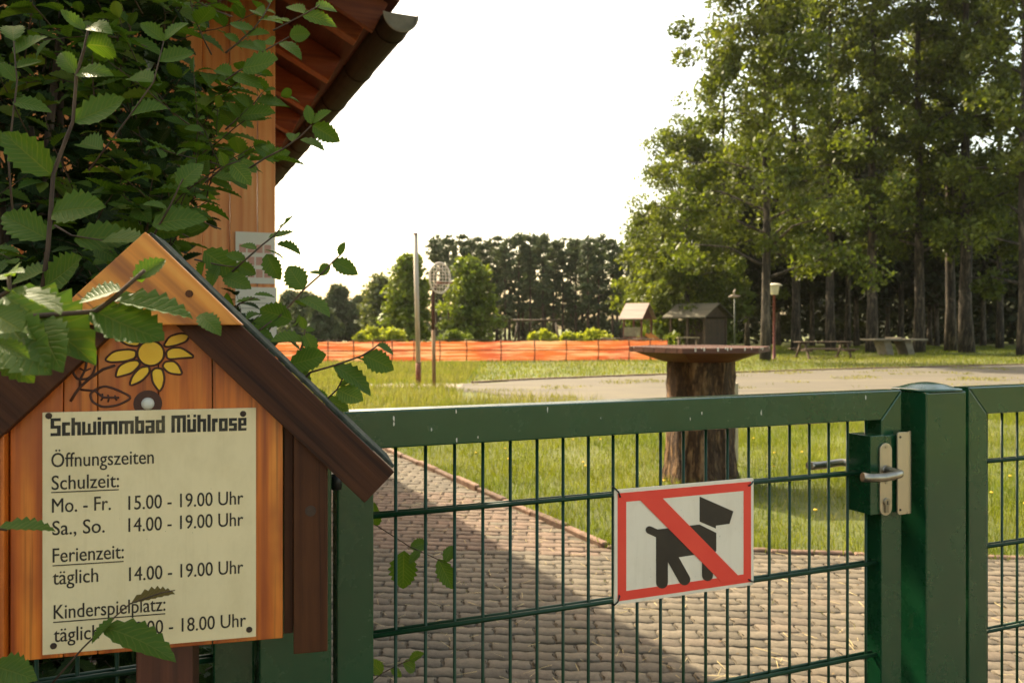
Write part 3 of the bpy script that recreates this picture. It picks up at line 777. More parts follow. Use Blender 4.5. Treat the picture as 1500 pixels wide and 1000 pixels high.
# right-hand outline of the dense part as (height, x at depth ~1.75)
def edge_x(z, Y):
    tab = [(480, 215), (430, 230), (370, 245), (330, 275), (250, 322), (170, 318), (110, 285), (60, 268), (0, 285), (-200, 270)]
    v = HV-(z-EYE)/Y*F
    if v > 480: return Xp(395-min(1, (v-480)/300)*40, Y)
    for (v0, u0), (v1, u1) in zip(tab, tab[1:]):
        if v <= v0 and v >= v1: return Xp(u0+(u1-u0)*(v0-v)/(v0-v1), Y)
    return Xp(270, Y)
cnt = 0
while cnt < 760:
    Y = random.uniform(1.5, 2.6); z = random.uniform(.1, 2.75)
    xr = edge_x(z, Y); x = xr-abs(random.gauss(0, .45))-.03
    if x < -2.1: continue
    front = 1.5+.1*sin(x*5)+.1*sin(z*4)
    if Y < front: continue
    cnt += 1
    d = Vector((random.uniform(-.5, .9), -1.0 if Y < 2 else random.uniform(-.8, .4), random.uniform(-.2, .7)))
    twig_grow(Ld, tb, Vector((x, Y, z))-hb-d.normalized()*.12, d, random.randint(5, 8), .034, random.uniform(.05, .095))
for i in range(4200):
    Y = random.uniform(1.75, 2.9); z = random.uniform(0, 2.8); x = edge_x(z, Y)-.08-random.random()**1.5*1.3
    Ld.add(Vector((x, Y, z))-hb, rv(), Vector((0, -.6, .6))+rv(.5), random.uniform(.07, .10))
for i in range(2600):          # unseen leaves added at left to darken the gate's side faces and the board
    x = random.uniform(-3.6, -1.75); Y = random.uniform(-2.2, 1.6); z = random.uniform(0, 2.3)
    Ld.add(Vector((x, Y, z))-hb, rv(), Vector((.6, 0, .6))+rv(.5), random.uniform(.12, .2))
for i in range(17):           # unseen arching shoots added above the frame to shade the gate
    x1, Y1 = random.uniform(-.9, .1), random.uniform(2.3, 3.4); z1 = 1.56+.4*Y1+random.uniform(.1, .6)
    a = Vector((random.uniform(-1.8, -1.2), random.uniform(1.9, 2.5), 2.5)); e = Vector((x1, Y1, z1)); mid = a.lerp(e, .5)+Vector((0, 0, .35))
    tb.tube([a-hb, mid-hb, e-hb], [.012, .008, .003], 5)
for i in range(3300):  # unseen leaf canopy added over the frame to keep sun off the gate
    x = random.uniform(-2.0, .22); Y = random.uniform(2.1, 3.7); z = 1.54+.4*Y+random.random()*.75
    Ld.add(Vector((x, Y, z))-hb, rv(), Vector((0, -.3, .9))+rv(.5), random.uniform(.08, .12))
Ld.build('inner_and_shading_foliage', m_leaf_d, hedge)
# lighter outer shoots
for i in range(110):
    Y = random.uniform(1.32, 1.6); z = random.uniform(1.25, 2.2)
    x = edge_x(z, Y)-abs(random.gauss(0, .25))-.04
    d = Vector((random.uniform(-.4, .9), -.7, random.uniform(-.1, .9)))
    twig_grow(Lm, tb, Vector((x, Y+.1, z))-hb-d.normalized()*.1, d, random.randint(4, 7), .036, random.uniform(.05, .075))
# loose shoots spreading to the right across the house wall
for (u0, v0, u1, v1, n) in ((250, 120, 350, 60, 8), (255, 190, 390, 120, 8), (280, 235, 400, 150, 8), (270, 300, 385, 255, 8), (300, 250, 420, 225, 6), (260, 60, 370, 20, 7), (300, 160, 380, 95, 7),
                            (250, 210, 350, 205, 7), (240, 20, 330, -10, 6), (270, 150, 345, 160, 7)):
    Y = random.uniform(1.5, 1.75); a = P3(u0, v0, Y+.1); c = P3(u1, v1, Y)
    L_ = (c-a).length
    twig_grow(Lm, tb, a-hb, c-a, n+2, L_/(n+2), .062, .05)
Lm.build('outer_foliage', m_leaf, hedge)
for i in range(16):
    x = random.uniform(-1.9, -1.15); Y = random.uniform(1.9, 2.4)
    tb.tube([Vector((x, Y, 0))-hb, Vector((x+random.uniform(-.1, .1), Y-.05, 1))-hb, Vector((x+random.uniform(-.2, .2), Y-.2, 2.4))-hb], [.022, .015, .006], 7)
tb.build('branches', m_twig, hedge)

# single shoots seen one by one: (points u,v), depth, leaves (base u,v, tip u,v, roll, material, [depth offset of the tip])
def shoot(pts, Y, lv, rad=.0016, mt=m_leaf, dY=0.0):
    b = MB(); n = len(pts)
    b.tube([P3(u, v, Y+dY*i/max(1, n-1))-hb for i, (u, v) in enumerate(pts)], [rad*(1-.55*i/n) for i in range(n)], 6)
    tw = b.build('twig', m_twig, hedge)
    for e in lv:
        L = Leaves()
        u0, v0, u1, v1, roll = e[:5]; ty = e[5] if len(e) > 5 else random.uniform(-.03, .03)
        wf = e[6] if len(e) > 6 else 1.0
        p = P3(u0, v0, Y); q = P3(u1, v1, Y+ty); d = q-p
        # roll 0: face turned to the camera, 1: edge on with the upper side up, -1: underside shown
        n_ = Vector((0, -1, 0))*(1-abs(roll))+Vector((0, 0, 1 if roll >= 0 else 1))*abs(roll)+rv(.08)
        if roll < 0: n_ = Vector((0, -.5, 1))*abs(roll)+Vector((0, 1, 0))*(1-abs(roll))*.8
        L.add(p-hb, d, n_, d.length/1.02, wf, e[7] if len(e) > 7 else None)
        L.build('leaf', mt, tw)
random.seed(5)
shoot([(60, 440), (70, 365), (75, 300), (78, 255), (98, 200), (107, 178), (112, 110), (124, 70), (130, 38)], 1.02,
      [(107, 178, 189, 150, .25), (76, 257, 0, 190, .3), (75, 312, 146, 296, .25), (70, 350, 0, 312, .3), (64, 420, 130, 378, .3), (70, 395, 10, 410, .5),
       (112, 108, 156, 97, .3), (112, 108, 84, 72, .3), (126, 66, 184, 66, -.3), (125, 44, 86, 17, .4), (130, 40, 150, 30, .5)], .003)
shoot([(80, 330), (105, 345), (150, 352)], 1.1, [(108, 352, 194, 338, .2), (150, 352, 210, 345, .6)])
shoot([(225, 345), (250, 300), (262, 274), (268, 262)], 1.25, [(262, 274, 288, 234, .1, 0, 1.35), (222, 330, 297, 308, .3), (245, 305, 215, 290, .5)])
shoot([(130, 250), (190, 170), (225, 120), (240, 60)], 1.3, [(190, 170, 240, 150, .4), (225, 120, 180, 95, .5), (232, 90, 285, 75, .4), (240, 60, 205, 30, .4), (240, 60, 262, 25, .4), (160, 205, 205, 215, .6), (150, 220, 110, 200, .4)], mt=m_leaf)
shoot([(20, 330), (12, 230), (25, 120), (20, 60)], 1.15, [(25, 120, 0, 90, .3), (20, 80, 60, 40, .4), (18, 150, 70, 150, .4), (12, 215, -20, 190, .3), (20, 60, 15, 20, .4), (20, 100, 60, 85, .5)])
# close, slightly blurred sprig over the gable
shoot([(-30, 470), (60, 462), (140, 456), (165, 438), (196, 410), (212, 396)], .70,
      [(4, 432, 142, 512, .45), (132, 452, 243, 508, .5, .0, 1.05), (163, 440, 286, 462, .72, .02), (178, 424, 110, 436, .6, 0, 1.2), (196, 410, 243, 378, .3), (198, 408, 208, 412, .5),
       (10, 470, 58, 540, .4, -.05), (20, 525, 108, 530, .8), (-10, 500, 50, 560, .4), (60, 470, 70, 520, .5, -.05)], .0028)
shoot([(-10, 440), (15, 425), (12, 400)], .62, [(8, 424, 92, 456, .8, -.02, .8), (12, 408, 2, 380, .4), (12, 405, 24, 385, .5), (-15, 455, 40, 492, .5), (-10, 500, 45, 520, .6)], .002, m_leaf_n)
shoot([(290, 470), (298, 466)], .8, [(292, 460, 320, 480, .6)])
# shoots reaching to the right over wall and sky
shoot([(372, 505), (388, 490), (403, 470), (425, 447), (445, 424), (470, 402), (490, 381), (500, 372)], 1.18,
      [(445, 424, 419, 386, .1, 0, 1.3), (484, 389, 464, 400, .3, 0, 1.5), (486, 383, 524, 396, .3, 0, 1.1), (497, 374, 505, 354, .3), (441, 437, 480, 442, .75), (428, 468, 381, 452, .1, 0, 1.25), (470, 402, 452, 398, .6), (436, 440, 446, 452, .6)], .0019)
shoot([(340, 398), (360, 380), (385, 358), (402, 345), (418, 325)], 1.2,
      [(393, 348, 432, 343, .65), (404, 358, 441, 366, .65), (412, 332, 431, 322, .4), (388, 366, 419, 372, .8), (390, 372, 409, 410, .15, 0, 1.1), (360, 380, 330, 372, .4), (418, 326, 424, 318, .4), (376, 365, 352, 352, .5)])
shoot([(285, 380), (320, 388), (350, 392)], 1.22, [(298, 368, 350, 402, .1, 0, 1.1), (345, 386, 377, 402, .2), (328, 405, 368, 422, .3), (320, 388, 305, 420, .3), (300, 384, 290, 410, .3)])
shoot([(330, 470), (350, 445), (372, 436)], 1.16, [(345, 443, 382, 438, .75), (372, 432, 404, 432, .7), (340, 455, 330, 430, .4)])
shoot([(360, 500), (382, 482), (398, 470)], 1.16, [(366, 484, 400, 492, .5), (398, 500, 422, 492, .4), (385, 482, 400, 470, .5)])
shoot([(440, 560), (455, 545), (490, 535), (530, 521), (548, 510), (556, 503)], 1.14,
      [(488, 535, 550, 562, .55, 0, .9, 3), (532, 520, 577, 538, .25, 0, 1.2), (553, 506, 578, 518, .5), (424, 534, 481, 520, .2, 0, 1.05), (430, 545, 461, 560, .4), (520, 524, 540, 528, .7)], .0019)
shoot([(425, 545), (437, 520), (445, 500), (447, 482)], 1.15, [(446, 488, 464, 518, .3, 0, 1.1), (446, 484, 462, 480, .4), (440, 470, 424, 470, .3), (445, 500, 398, 492, .5), (446, 482, 441, 462, .4), (440, 512, 420, 500, .5)], .0016, m_leaf_n)
shoot([(455, 610), (478, 585), (494, 570), (503, 552), (500, 545)], 1.14, [(478, 583, 512, 602, .4), (494, 570, 535, 590, .4), (502, 556, 496, 540, .3), (496, 566, 518, 556, .6), (480, 583, 455, 572, .5), (470, 595, 505, 612, .6)], .0015, m_leaf_n)
shoot([(330, 78), (345, 66), (372, 42), (385, 25), (396, 5)], 1.5, [(372, 44, 336, 38, .4), (380, 30, 410, 22, .6), (385, 24, 370, 8, .5), (345, 66, 388, 62, .4), (350, 62, 330, 45, .4), (360, 52, 395, 48, .5), (396, 5, 400, -8, .4)], .0018)
shoot([(366, 88), (388, 74), (410, 62), (424, 54)], 1.45, [(424, 52, 454, 48, .0, 0, 1.5), (410, 62, 440, 70, .5), (388, 74, 372, 58, .4), (400, 66, 385, 50, .4)], .0016)
shoot([(400, 45), (425, 32), (448, 20), (468, 8)], 1.4, [(442, 22, 491, 26, .3, 0, .9), (446, 20, 420, 8, .5), (425, 33, 400, 28, .5), (462, 10, 498, 5, .2)], .0016, m_leaf_n)
shoot([(360, 250), (388, 232), (415, 218), (440, 200), (456, 184)], 1.4, [(458, 184, 497, 206, .1, 0, 1.1), (456, 182, 449, 152, .3, 0, .9), (458, 180, 482, 160, .4), (388, 233, 426, 222, .2), (440, 204, 475, 210, .7), (400, 226, 386, 208, .4), (428, 208, 432, 190, .4), (400, 232, 448, 240, .9)], .0018)
shoot([(330, 190), (350, 172), (372, 152), (384, 136)], 1.5, [(376, 150, 421, 140, .4), (352, 170, 400, 160, .4), (365, 158, 345, 138, .4), (352, 172, 340, 150, .3), (384, 136, 402, 128, .4), (352, 175, 390, 182, .6)])
shoot([(330, 118), (350, 104), (368, 95)], 1.45, [(355, 100, 413, 92, .3), (340, 112, 312, 95, .3), (368, 95, 372, 80, .4), (342, 112, 380, 118, .5)])
shoot([(300, 268), (330, 242), (352, 236)], 1.4, [(340, 240, 366, 268, .2), (352, 236, 380, 250, .3), (330, 243, 322, 222, .3), (312, 258, 350, 262, .5)], .0016, m_leaf_n)
# sprigs in front of the plate and behind the gate
shoot([(72, 1005), (120, 950), (160, 910), (190, 884), (235, 868), (256, 864)], .93, [(150, 918, 256, 944, .62, -.015, .7), (168, 904, 130, 940, .65, -.015, .7)], .0012)
shoot([(190, 884), (194, 882)], .935, [(191, 883, 256, 866, .78, .0, .75)], .0010, m_leaf_b)
shoot([(-30, 770), (10, 776)], .85, [(-5, 774, 83, 774, .75, .02, .8)])
shoot([(-20, 1000), (30, 985)], .9, [(0, 985, 40, 1000, .3), (-10, 975, 38, 985, .5)])
shoot([(540, 762), (572, 782), (600, 800), (640, 818), (664, 832)], 1.46, [(592, 806, 590, 864, .1, 0, 1.2), (600, 802, 628, 794, .3), (642, 818, 664, 862, .2, 0, .9), (652, 824, 664, 796, .3), (615, 806, 600, 820, .5), (552, 770, 545, 745, .3)], .0012)
shoot([(530, 1010), (560, 985), (590, 970), (612, 962)], 1.5, [(560, 985, 545, 970, .4), (590, 970, 612, 980, .4), (600, 966, 615, 955, .4), (572, 978, 590, 990, .5)], .0012, m_leaf_n)

# ------------------------------------------------------------------ ground
def sheet(name, poly, z, mt):
    me = bpy.data.meshes.new(name); me.from_pydata([(p[0], p[1], z) for p in poly], [], [list(range(len(poly)))])
    o = link(name, me, mt); o['kind'] = 'structure'; return o
def ground_mat():
    m, t, b = new_mat("meadow_soil"); v = coords(t)
    n1 = noise_of(t, v, .35, 5); n2 = noise_of(t, v, 9, 6, .7); n3 = noise_of(t, v, .09, 3)
    c = ramp(t, n2, [(.3, (.030, .040, .008)), (.5, (.070, .085, .014)), (.72, (.12, .115, .030))])
    c = mixc(t, ramp(t, n1, [(.42, (0, 0, 0)), (.62, (1, 1, 1))]), c, mixc(t, n2, (.065, .095, .012), (.14, .15, .028)))
    c = mixc(t, maths(t, 'MULTIPLY', ramp(t, n3, [(.5, (0, 0, 0)), (.65, (1, 1, 1))]), .35), c, (.17, .135, .055))
    t.links.new(c, b.inputs['Base Color']); b.inputs['Roughness'].default_value = .95; bump(t, b, n2, .6, .05); return m
sheet('ground', [(-400, -60), (400, -60), (400, 700), (-400, 700)], 0, ground_mat())
K0 = gp(566, 661); K1 = gp(888, 806); K2 = gp(1495, 823)
kd = Vector((K0[0]-K1[0], K0[1]-K1[1])).normalized(); ke = Vector((K2[0]-K1[0], K2[1]-K1[1])).normalized()
K0 = (K1[0]+kd.x*9, K1[1]+kd.y*9); K2 = (K1[0]+ke.x*7, K1[1]+ke.y*7)
def side_a(x, y): return (x-K1[0])*kd.y-(y-K1[1])*kd.x     # >0: right of the long kerb
def side_b(x, y): return -(x-K1[0])*ke.y+(y-K1[1])*ke.x    # >0: beyond the short kerb
def on_lawn(x, y): return (side_a(x, y) > .05) & (side_b(x, y) > .06)
def on_path(x, y): return ((side_a(x, y) < -.045) | (side_b(x, y) < -.045))
m_joint = M("sandy_joint", (.050, .041, .028), (.105, .086, .058), 18, rough=1, bumps=.6)
sheet('reflection_strip', [(-60, -9), (60, -9), (60, -14), (-60, -14)], .006, M('pale_reflection_strip', (.24, .20, .14), (.32, .27, .19), 1.5, rough=.95))  # unseen pale ground added behind the camera for the gate paint to reflect
pth = [(K0[0], K0[1]), (K1[0], K1[1]), (K2[0], K2[1]), (K2[0]+.4, -4.2), (-7, -4.2), (-7, K0[1])]
sheet('path', pth, .0125, m_joint)
# interlocking wavy pavers, each one a bevelled block
def paver_mat():
    m, t, b = new_mat("concrete_paver"); v = coords(t); rnd = island(t)
    sx = nd(t, "ShaderNodeSeparateXYZ"); t.links.new(v, sx.inputs[0])
    n1 = noise_of(t, v, 45, 6, .7); n2 = noise_of(t, v, 2.2, 4); n3 = noise_of(t, v, 200, 2)
    g = ramp(t, n1, [(.3, (.076, .061, .042)), (.7, (.142, .115, .080))])
    r = ramp(t, n1, [(.3, (.125, .068, .046)), (.7, (.19, .105, .072))])
    at = nd(t, "ShaderNodeAttribute"); at.attribute_name = 'red'
    c = mixc(t, maths(t, 'MULTIPLY', at.outputs['Fac'], .45), g, r)
    k = maths(t, 'MULTIPLY_ADD', rnd, .42, .78)
    cm = nd(t, "ShaderNodeCombineColor"); [t.links.new(k, cm.inputs[i]) for i in range(3)]
    c = mixc(t, 1.0, c, cm.outputs[0], 'MULTIPLY')
    c = mixc(t, maths(t, 'MULTIPLY', ramp(t, n2, [(.5, (0, 0, 0)), (.7, (1, 1, 1))]), .45), c, (.10, .080, .045))
    t.links.new(c, b.inputs['Base Color']); b.inputs['Roughness'].default_value = .9
    bump(t, b, maths(t, 'ADD', n1, n3), .5, .004); return m
def pavers():
    rs = np.random.RandomState(3); Lx, Ly, gap = .185, .0925, .003; rot = R_(-3)
    nl, nsd = 6, 3; V, Q, att = [], [], []; n = 0
    loop = []
    for i in range(nl): loop.append((i/nl, 0))
    for i in range(nsd): loop.append((1, i/nsd))
    for i in range(nl): loop.append((1-i/nl, 1))
    for i in range(nsd): loop.append((0, 1-i/nsd))
    loop = np.array(loop); m = len(loop)
    for r in range(-4, 110):
        for c in range(-34, 38):
            cx_ = (c+.5*(r % 2))*Lx; cy_ = 2.3+r*Ly
            x_ = cx_+Lx/2; wx, wy = x_*cos(rot)-cy_*sin(rot), x_*sin(rot)+cy_*cos(rot)
            if not on_path(wx, wy) or wy < 2.4 or abs(wx*1200/max(wy, 1)) > 900 or wx < -3.0 or wy > 11.5: continue
            rows = []
            hz_ = .02+rs.normal(0, .0014); tl = rs.normal(0, .006, 2)
            for ins, z in ((0, 0.003), (0, hz_-.005), (.005, hz_)):
                x = cx_+gap+ins+loop[:, 0]*(Lx-2*(gap+ins)); y = cy_+gap+ins+loop[:, 1]*(Ly-2*(gap+ins))
                dx = .006*np.sin(2*pi*(y-2.3)/Ly); dy = .0068*np.sin(2*pi*x/(Lx/2))
                x = x+dx; y = y+dy
                zz = np.full(m, z)+(tl[0]*(loop[:, 0]-.5)+tl[1]*(loop[:, 1]-.5))*.3
                rows.append(np.stack([x*cos(rot)-y*sin(rot), x*sin(rot)+y*cos(rot), zz], 1))
            P = np.concatenate(rows); V.append(P); 
            for a in range(2):
                for i in range(m): Q.append((n+a*m+i, n+a*m+(i+1) % m, n+(a+1)*m+(i+1) % m, n+(a+1)*m+i))
            top = [n+2*m+i for i in range(m)]
            # split the top into quads across the block
            for i in range(nl): 
                if i == nl: break
            for i in range(nl):
                a, b_ = top[i], top[i+1]; c_, d_ = top[(2*nl+nsd-i-1) % m], top[(2*nl+nsd-i) % m]
                Q.append((a, b_, c_, d_))
            # end fillets
            e = [top[nl+j] for j in range(nsd+1)]; Q.append((e[0], e[1], e[2], e[3])); e = [top[(2*nl+nsd+j) % m] for j in range(nsd+1)]; Q.append((e[0], e[1], e[2], e[3]))
            red = 1.0 if (5.0 < wy+.15*wx < 6.75 and wx < .6) else 0.0
            red = red*(rs.rand() > .06)+.25*(rs.rand() > .9); att += [red]*(3*m); n += 3*m
    me = np_mesh('path_pavers', np.concatenate(V), np.array(Q))
    a = me.attributes.new('red', 'FLOAT', 'POINT'); a.data.foreach_set('value', np.array(att, dtype=np.float32)[:len(me.vertices)])
    o = link('path_pavers', me, paver_mat()); o['kind'] = 'structure'
pavers()
m_kerb = M("kerb_stone", (.105, .058, .036), (.20, .125, .085), 14, rough=.9, bumps=.5, isl=.5)
b = MB(); random.seed(3)
for (p, d, L, nrm) in ((K1, kd, 9, Vector((kd.y, -kd.x))), (K1, ke, 7, Vector((-ke.y, ke.x)))):
    s_ = .0
    while s_ < L:
        a = Vector((p[0]+d.x*(s_+.004), p[1]+d.y*(s_+.004), 0)); c = Vector((p[0]+d.x*(s_+.494), p[1]+d.y*(s_+.494), 0)); h = random.uniform(.045, .07) if d is kd else random.uniform(.02, .04)
        off = Vector((nrm.x, nrm.y, 0))*random.uniform(-.008, .008)
        b.bar(a+off+Vector((0, 0, h/2)), c+off+Vector((0, 0, h/2+random.uniform(-.006, .006))), .055, h, mi=0); s_ += .5
o = b.build('kerb', m_kerb, None, .008, 1); o['kind'] = 'structure'
# worn asphalt court
def court_mat():
    m, t, b = new_mat("worn_court"); v = coords(t); n1 = noise_of(t, coords(t, (.25, 1, 1)), .9, 6, .6); n2 = noise_of(t, v, 14, 6, .75); n3 = noise_of(t, coords(t, (.12, .8, 1)), 1.6, 4)
    c = ramp(t, n1, [(.35, (.058, .051, .038)), (.6, (.112, .094, .066))])
    c = mixc(t, maths(t, 'MULTIPLY', ramp(t, n3, [(.5, (0, 0, 0)), (.62, (1, 1, 1))]), .45), c, (.13, .115, .06))
    n4 = noise_of(t, coords(t, (.5, 1.6, 1)), 2.6, 6, .7); c = mixc(t, maths(t, 'MULTIPLY', ramp(t, n4, [(.46, (0, 0, 0)), (.6, (1, 1, 1))]), .55), c, (.058, .052, .040)); c = mixc(t, maths(t, 'MULTIPLY', n2, .5), c, (.115, .098, .070)); t.links.new(c, b.inputs['Base Color']); b.inputs['Roughness'].default_value = .95; bump(t, b, n2, .4, .01); return m
cpoly = [(-1.75, 19.3), (.32, 15.6), (2.2, 14.1), (9, 13.4), (40, 13.0), (48, 38), (30, 34.6), (19.4, 31), (11.7, 27.8), (3.8, 24), (.44, 22), (-1.0, 20.7)]
def rough_poly(P, amp, step, seed):
    rs = random.Random(seed); Q = []
    for i in range(len(P)):
        a, c = Vector(P[i]), Vector(P[(i+1) % len(P)]); n = max(1, int((c-a).length/step)); nn = Vector((-(c-a).y, (c-a).x)).normalized()
        for k in range(n): q = a.lerp(c, k/n)+nn*rs.uniform(-amp, amp); Q.append((q.x, q.y))
    return Q
sheet('court', rough_poly(cpoly, .32, .45, 2), .008, court_mat())
b = MB(); pts = cpoly[5:][::-1]
for a, c in zip(pts, pts[1:]):
    a = Vector((*a, .02)); c = Vector((*c, .02)); b.bar(a, c, .12, .05)
o = b.build('court_edging', m_kerb, None); o['kind'] = 'structure'
sheet('slab', [(-3.6, 19.2), (-1.2, 19.2), (-1.2, 20.3), (-3.6, 20.3)], .012, M("old_concrete", (.17, .14, .10), (.26, .22, .16), 6, rough=.95))

# ------------------------------------------------------------------ grass
def in_poly(P, x, y):
    r = np.zeros(len(x), bool); n = len(P); j = n-1
    for i in range(n):
        xi, yi = P[i]; xj, yj = P[j]; c = ((yi > y) != (yj > y)) & (x < (xj-xi)*(y-yi)/(yj-yi+1e-12)+xi); r ^= c; j = i
    return r
def vnoise(x, y, s, seed):
    rs = np.random.RandomState(seed); T = rs.rand(64, 64); u, v = x*s, y*s; i, j = np.floor(u).astype(int), np.floor(v).astype(int); f, g = u-i, v-j
    f = f*f*(3-2*f); g = g*g*(3-2*g); q = lambda a, b_: T[a % 64, b_ % 64]
    return q(i, j)*(1-f)*(1-g)+q(i+1, j)*f*(1-g)+q(i, j+1)*(1-f)*g+q(i+1, j+1)*f*g
def blades(x, y, h, wd, seed, lean=.5):
    rs = np.random.RandomState(seed); n = len(x); a = rs.rand(n)*2*pi; ln = np.abs(rs.normal(0, lean, n)); face = rs.rand(n)*2*pi
    V = np.zeros((n, 5, 3)); 
    for k, (t, ww) in enumerate(((0, 1), (0, -1), (.55, .75), (.55, -.75), (1, 0))):
        V[:, k, 0] = x+np.cos(a)*ln*h*t**1.8+np.cos(face)*wd*ww; V[:, k, 1] = y+np.sin(a)*ln*h*t**1.8+np.sin(face)*wd*ww; V[:, k, 2] = h*t*(1-.25*np.minimum(ln, 1)*t)
    base = np.arange(n)[:, None]*5
    T = np.concatenate([base+np.array([0, 1, 3]), base+np.array([0, 3, 2]), base+np.array([2, 3, 4])], 0)
    return V.reshape(-1, 3), T
m_grass = M("meadow_grass", (.088, .130, .010), (.172, .190, .019), .8, rough=.7, isl=.6, transl=.45, spec=.2, lo=.3, hi=.7)
m_grass_dry = M("dry_grass", (.155, .162, .040), (.245, .232, .075), .6, rough=.8, isl=.6, transl=.35, spec=.2)
def lawn(name, mt, xr, yr, n, h, wd, seed, ok, lean=.5, hvar=.5, dens=None):
    rs = np.random.RandomState(seed); x = rs.uniform(*xr, n); y = rs.uniform(*yr, n); k = ok(x, y)
    k &= np.abs(x/np.maximum(y, .1)) < .68
    if dens is not None: k &= rs.rand(n) < dens(x, y)
    x, y = x[k], y[k]; hh = h*(.45+vnoise(x, y, .9, seed+1)*1.0)*(1+hvar*rs.uniform(-1, 1, len(x)))
    V, T = blades(x, y, hh, wd*rs.uniform(.6, 1.2, len(x)), seed+2, lean)
    o = link(name, np_mesh(name, V, T), mt); o['kind'] = 'stuff'; return o
notcourt = lambda x, y: ~in_poly(cpoly, x, y)
lawn('meadow_grass', m_grass, (-2, 9), (4.9, 14.6), 170000, .085, .0028, 1, lambda x, y: on_lawn(x, y) & notcourt(x, y), .7, dens=lambda x, y: np.clip(vnoise(x, y, 1.3, 40)*1.6+.15, 0, 1))
lawn('meadow_grass', m_grass_dry, (-2, 9), (4.9, 14.6), 26000, .13, .0020, 5, lambda x, y: on_lawn(x, y) & notcourt(x, y), .8, dens=lambda x, y: np.clip(vnoise(x, y, .8, 44)*2.2-.6, 0, 1))
lawn('meadow_grass', m_grass_dry, (-12, 1.5), (11, 31), 60000, .19, .006, 9, lambda x, y: on_lawn(x, y) & notcourt(x, y) & ((x < -1.2) | (y < 16)) & ~((x > -3.6) & (x < -1.2) & (y > 19.1) & (y < 20.4)), .6)
lawn('meadow_grass', m_grass, (-14, 2), (12, 33), 30000, .15, .006, 13, lambda x, y: on_lawn(x, y) & notcourt(x, y) & (x < -1.0), .6)
lawn('meadow_grass', m_grass, (-12, 40), (20.5, 62), 90000, .10, .012, 17, lambda x, y: notcourt(x, y), .6)
lawn('meadow_grass', m_grass_dry, (-12, 30), (20.5, 40), 22000, .11, .012, 19, lambda x, y: notcourt(x, y), .7)
# tufts and weeds along the kerb, in the joints and on the court
def kerbstrip(x, y): 
    return ((np.abs(side_a(x, y)-.06) < .07) & (side_b(x, y) > -.02)) | ((np.abs(side_b(x, y)-.05) < .09) & (side_a(x, y) > -.02))
lawn('kerb_weeds', m_grass, (-2.6, 6), (4.6, 12), 170000, .10, .0026, 23, kerbstrip, .8, dens=lambda x, y: np.clip(vnoise(x, y, 2.5, 4)*2-.6, 0, 1))
lawn('joint_weeds', m_grass, (-2, 4.5), (3, 9), 60000, .022, .0020, 29, on_path, .9, dens=lambda x, y: np.clip(vnoise(x, y, 3.2, 8)*6-4.6, 0, 1))
lawn('court_weeds', m_grass_dry, (-1, 22), (13.5, 31), 60000, .06, .010, 31, lambda x, y: in_poly(cpoly, x, y), .9, dens=lambda x, y: np.clip(vnoise(x, y, 1.1, 12)*8-5.4, 0, 1))
# straw scattered on the paving
rs = np.random.RandomState(7); n = 1300; x = rs.uniform(-1.8, 4.5, n); y = rs.uniform(3, 8, n); k = on_path(x, y); x, y = x[k], y[k]; n = len(x)
a = rs.rand(n)*pi; L_ = rs.uniform(.02, .10, n)*(1+(rs.rand(n) > .9)); V = np.zeros((n, 4, 3)); wd_ = .0011
for i, (t, s_) in enumerate(((-.5, -1), (.5, -1), (.5, 1), (-.5, 1))):
    V[:, i, 0] = x+np.cos(a)*L_*t-np.sin(a)*wd_*s_; V[:, i, 1] = y+np.sin(a)*L_*t+np.cos(a)*wd_*s_; V[:, i, 2] = .0245+.004*(t > 0)*rs.rand(n)
o = link('straw_litter', np_mesh('straw_litter', V.reshape(-1, 3), np.arange(4*n).reshape(-1, 4)), M("straw", (.36, .27, .11), (.50, .40, .19), 3, rough=.8, isl=.4)); o['kind'] = 'stuff'
n = 900; x = rs.uniform(-1.8, 4.5, n); y = rs.uniform(2.8, 8, n); k = on_path(x, y); x, y = x[k], y[k]; n = len(x); V = np.zeros((n, 4, 3)); r_ = rs.uniform(.003, .011, n); a = rs.rand(n)*pi
for i in range(4): V[:, i, 0] = x+r_*np.cos(a+i*pi/2)*(.6 if i % 2 else 1); V[:, i, 1] = y+r_*np.sin(a+i*pi/2)*(.6 if i % 2 else 1); V[:, i, 2] = .0245+.004*rs.rand(n)
o = link('leaf_litter', np_mesh('leaf_litter', V.reshape(-1, 3), np.arange(4*n).reshape(-1, 4)), M("litter", (.09, .055, .025), (.20, .14, .06), 3, rough=.9, isl=.8)); o['kind'] = 'stuff'
# dandelions
random.seed(21)
m_dand = M("dandelion_yellow", (.75, .48, .02), (.80, .55, .03), 40, rough=.7)
fl = MB().lathe([(.002, 0), (.011, .004), (.013, .008), (.009, .012), (.002, .013)], 10, (0, 0, .15))
d0 = thing('dandelion', 'small yellow flower on a thin stalk in the sunlit grass behind the gate', 'flower', (0, 0, 0), 0, 'yellow flowers in the grass')
fl.build('flower_head', m_dand, d0); MB().tube([(0, 0, 0), (.004, 0, .08), (0, 0, .151)], .0016, 5).build('stalk', m_grass, d0)
spots = []
while len(spots) < 40:
    x, y = random.uniform(-1.3, 4.4), random.uniform(5.2, 9.5)
    if side_a(x, y) > .15 and side_b(x, y) > .1 and (x-1.71)**2+(y-7.5)**2 > .3: spots.append((x, y))
for i, (x, y) in enumerate(spots):
    if i == 0: d0.location = (x, y, 0)
    else: dup(d0, (x, y, random.uniform(-.04, .03)), random.uniform(0, 6))

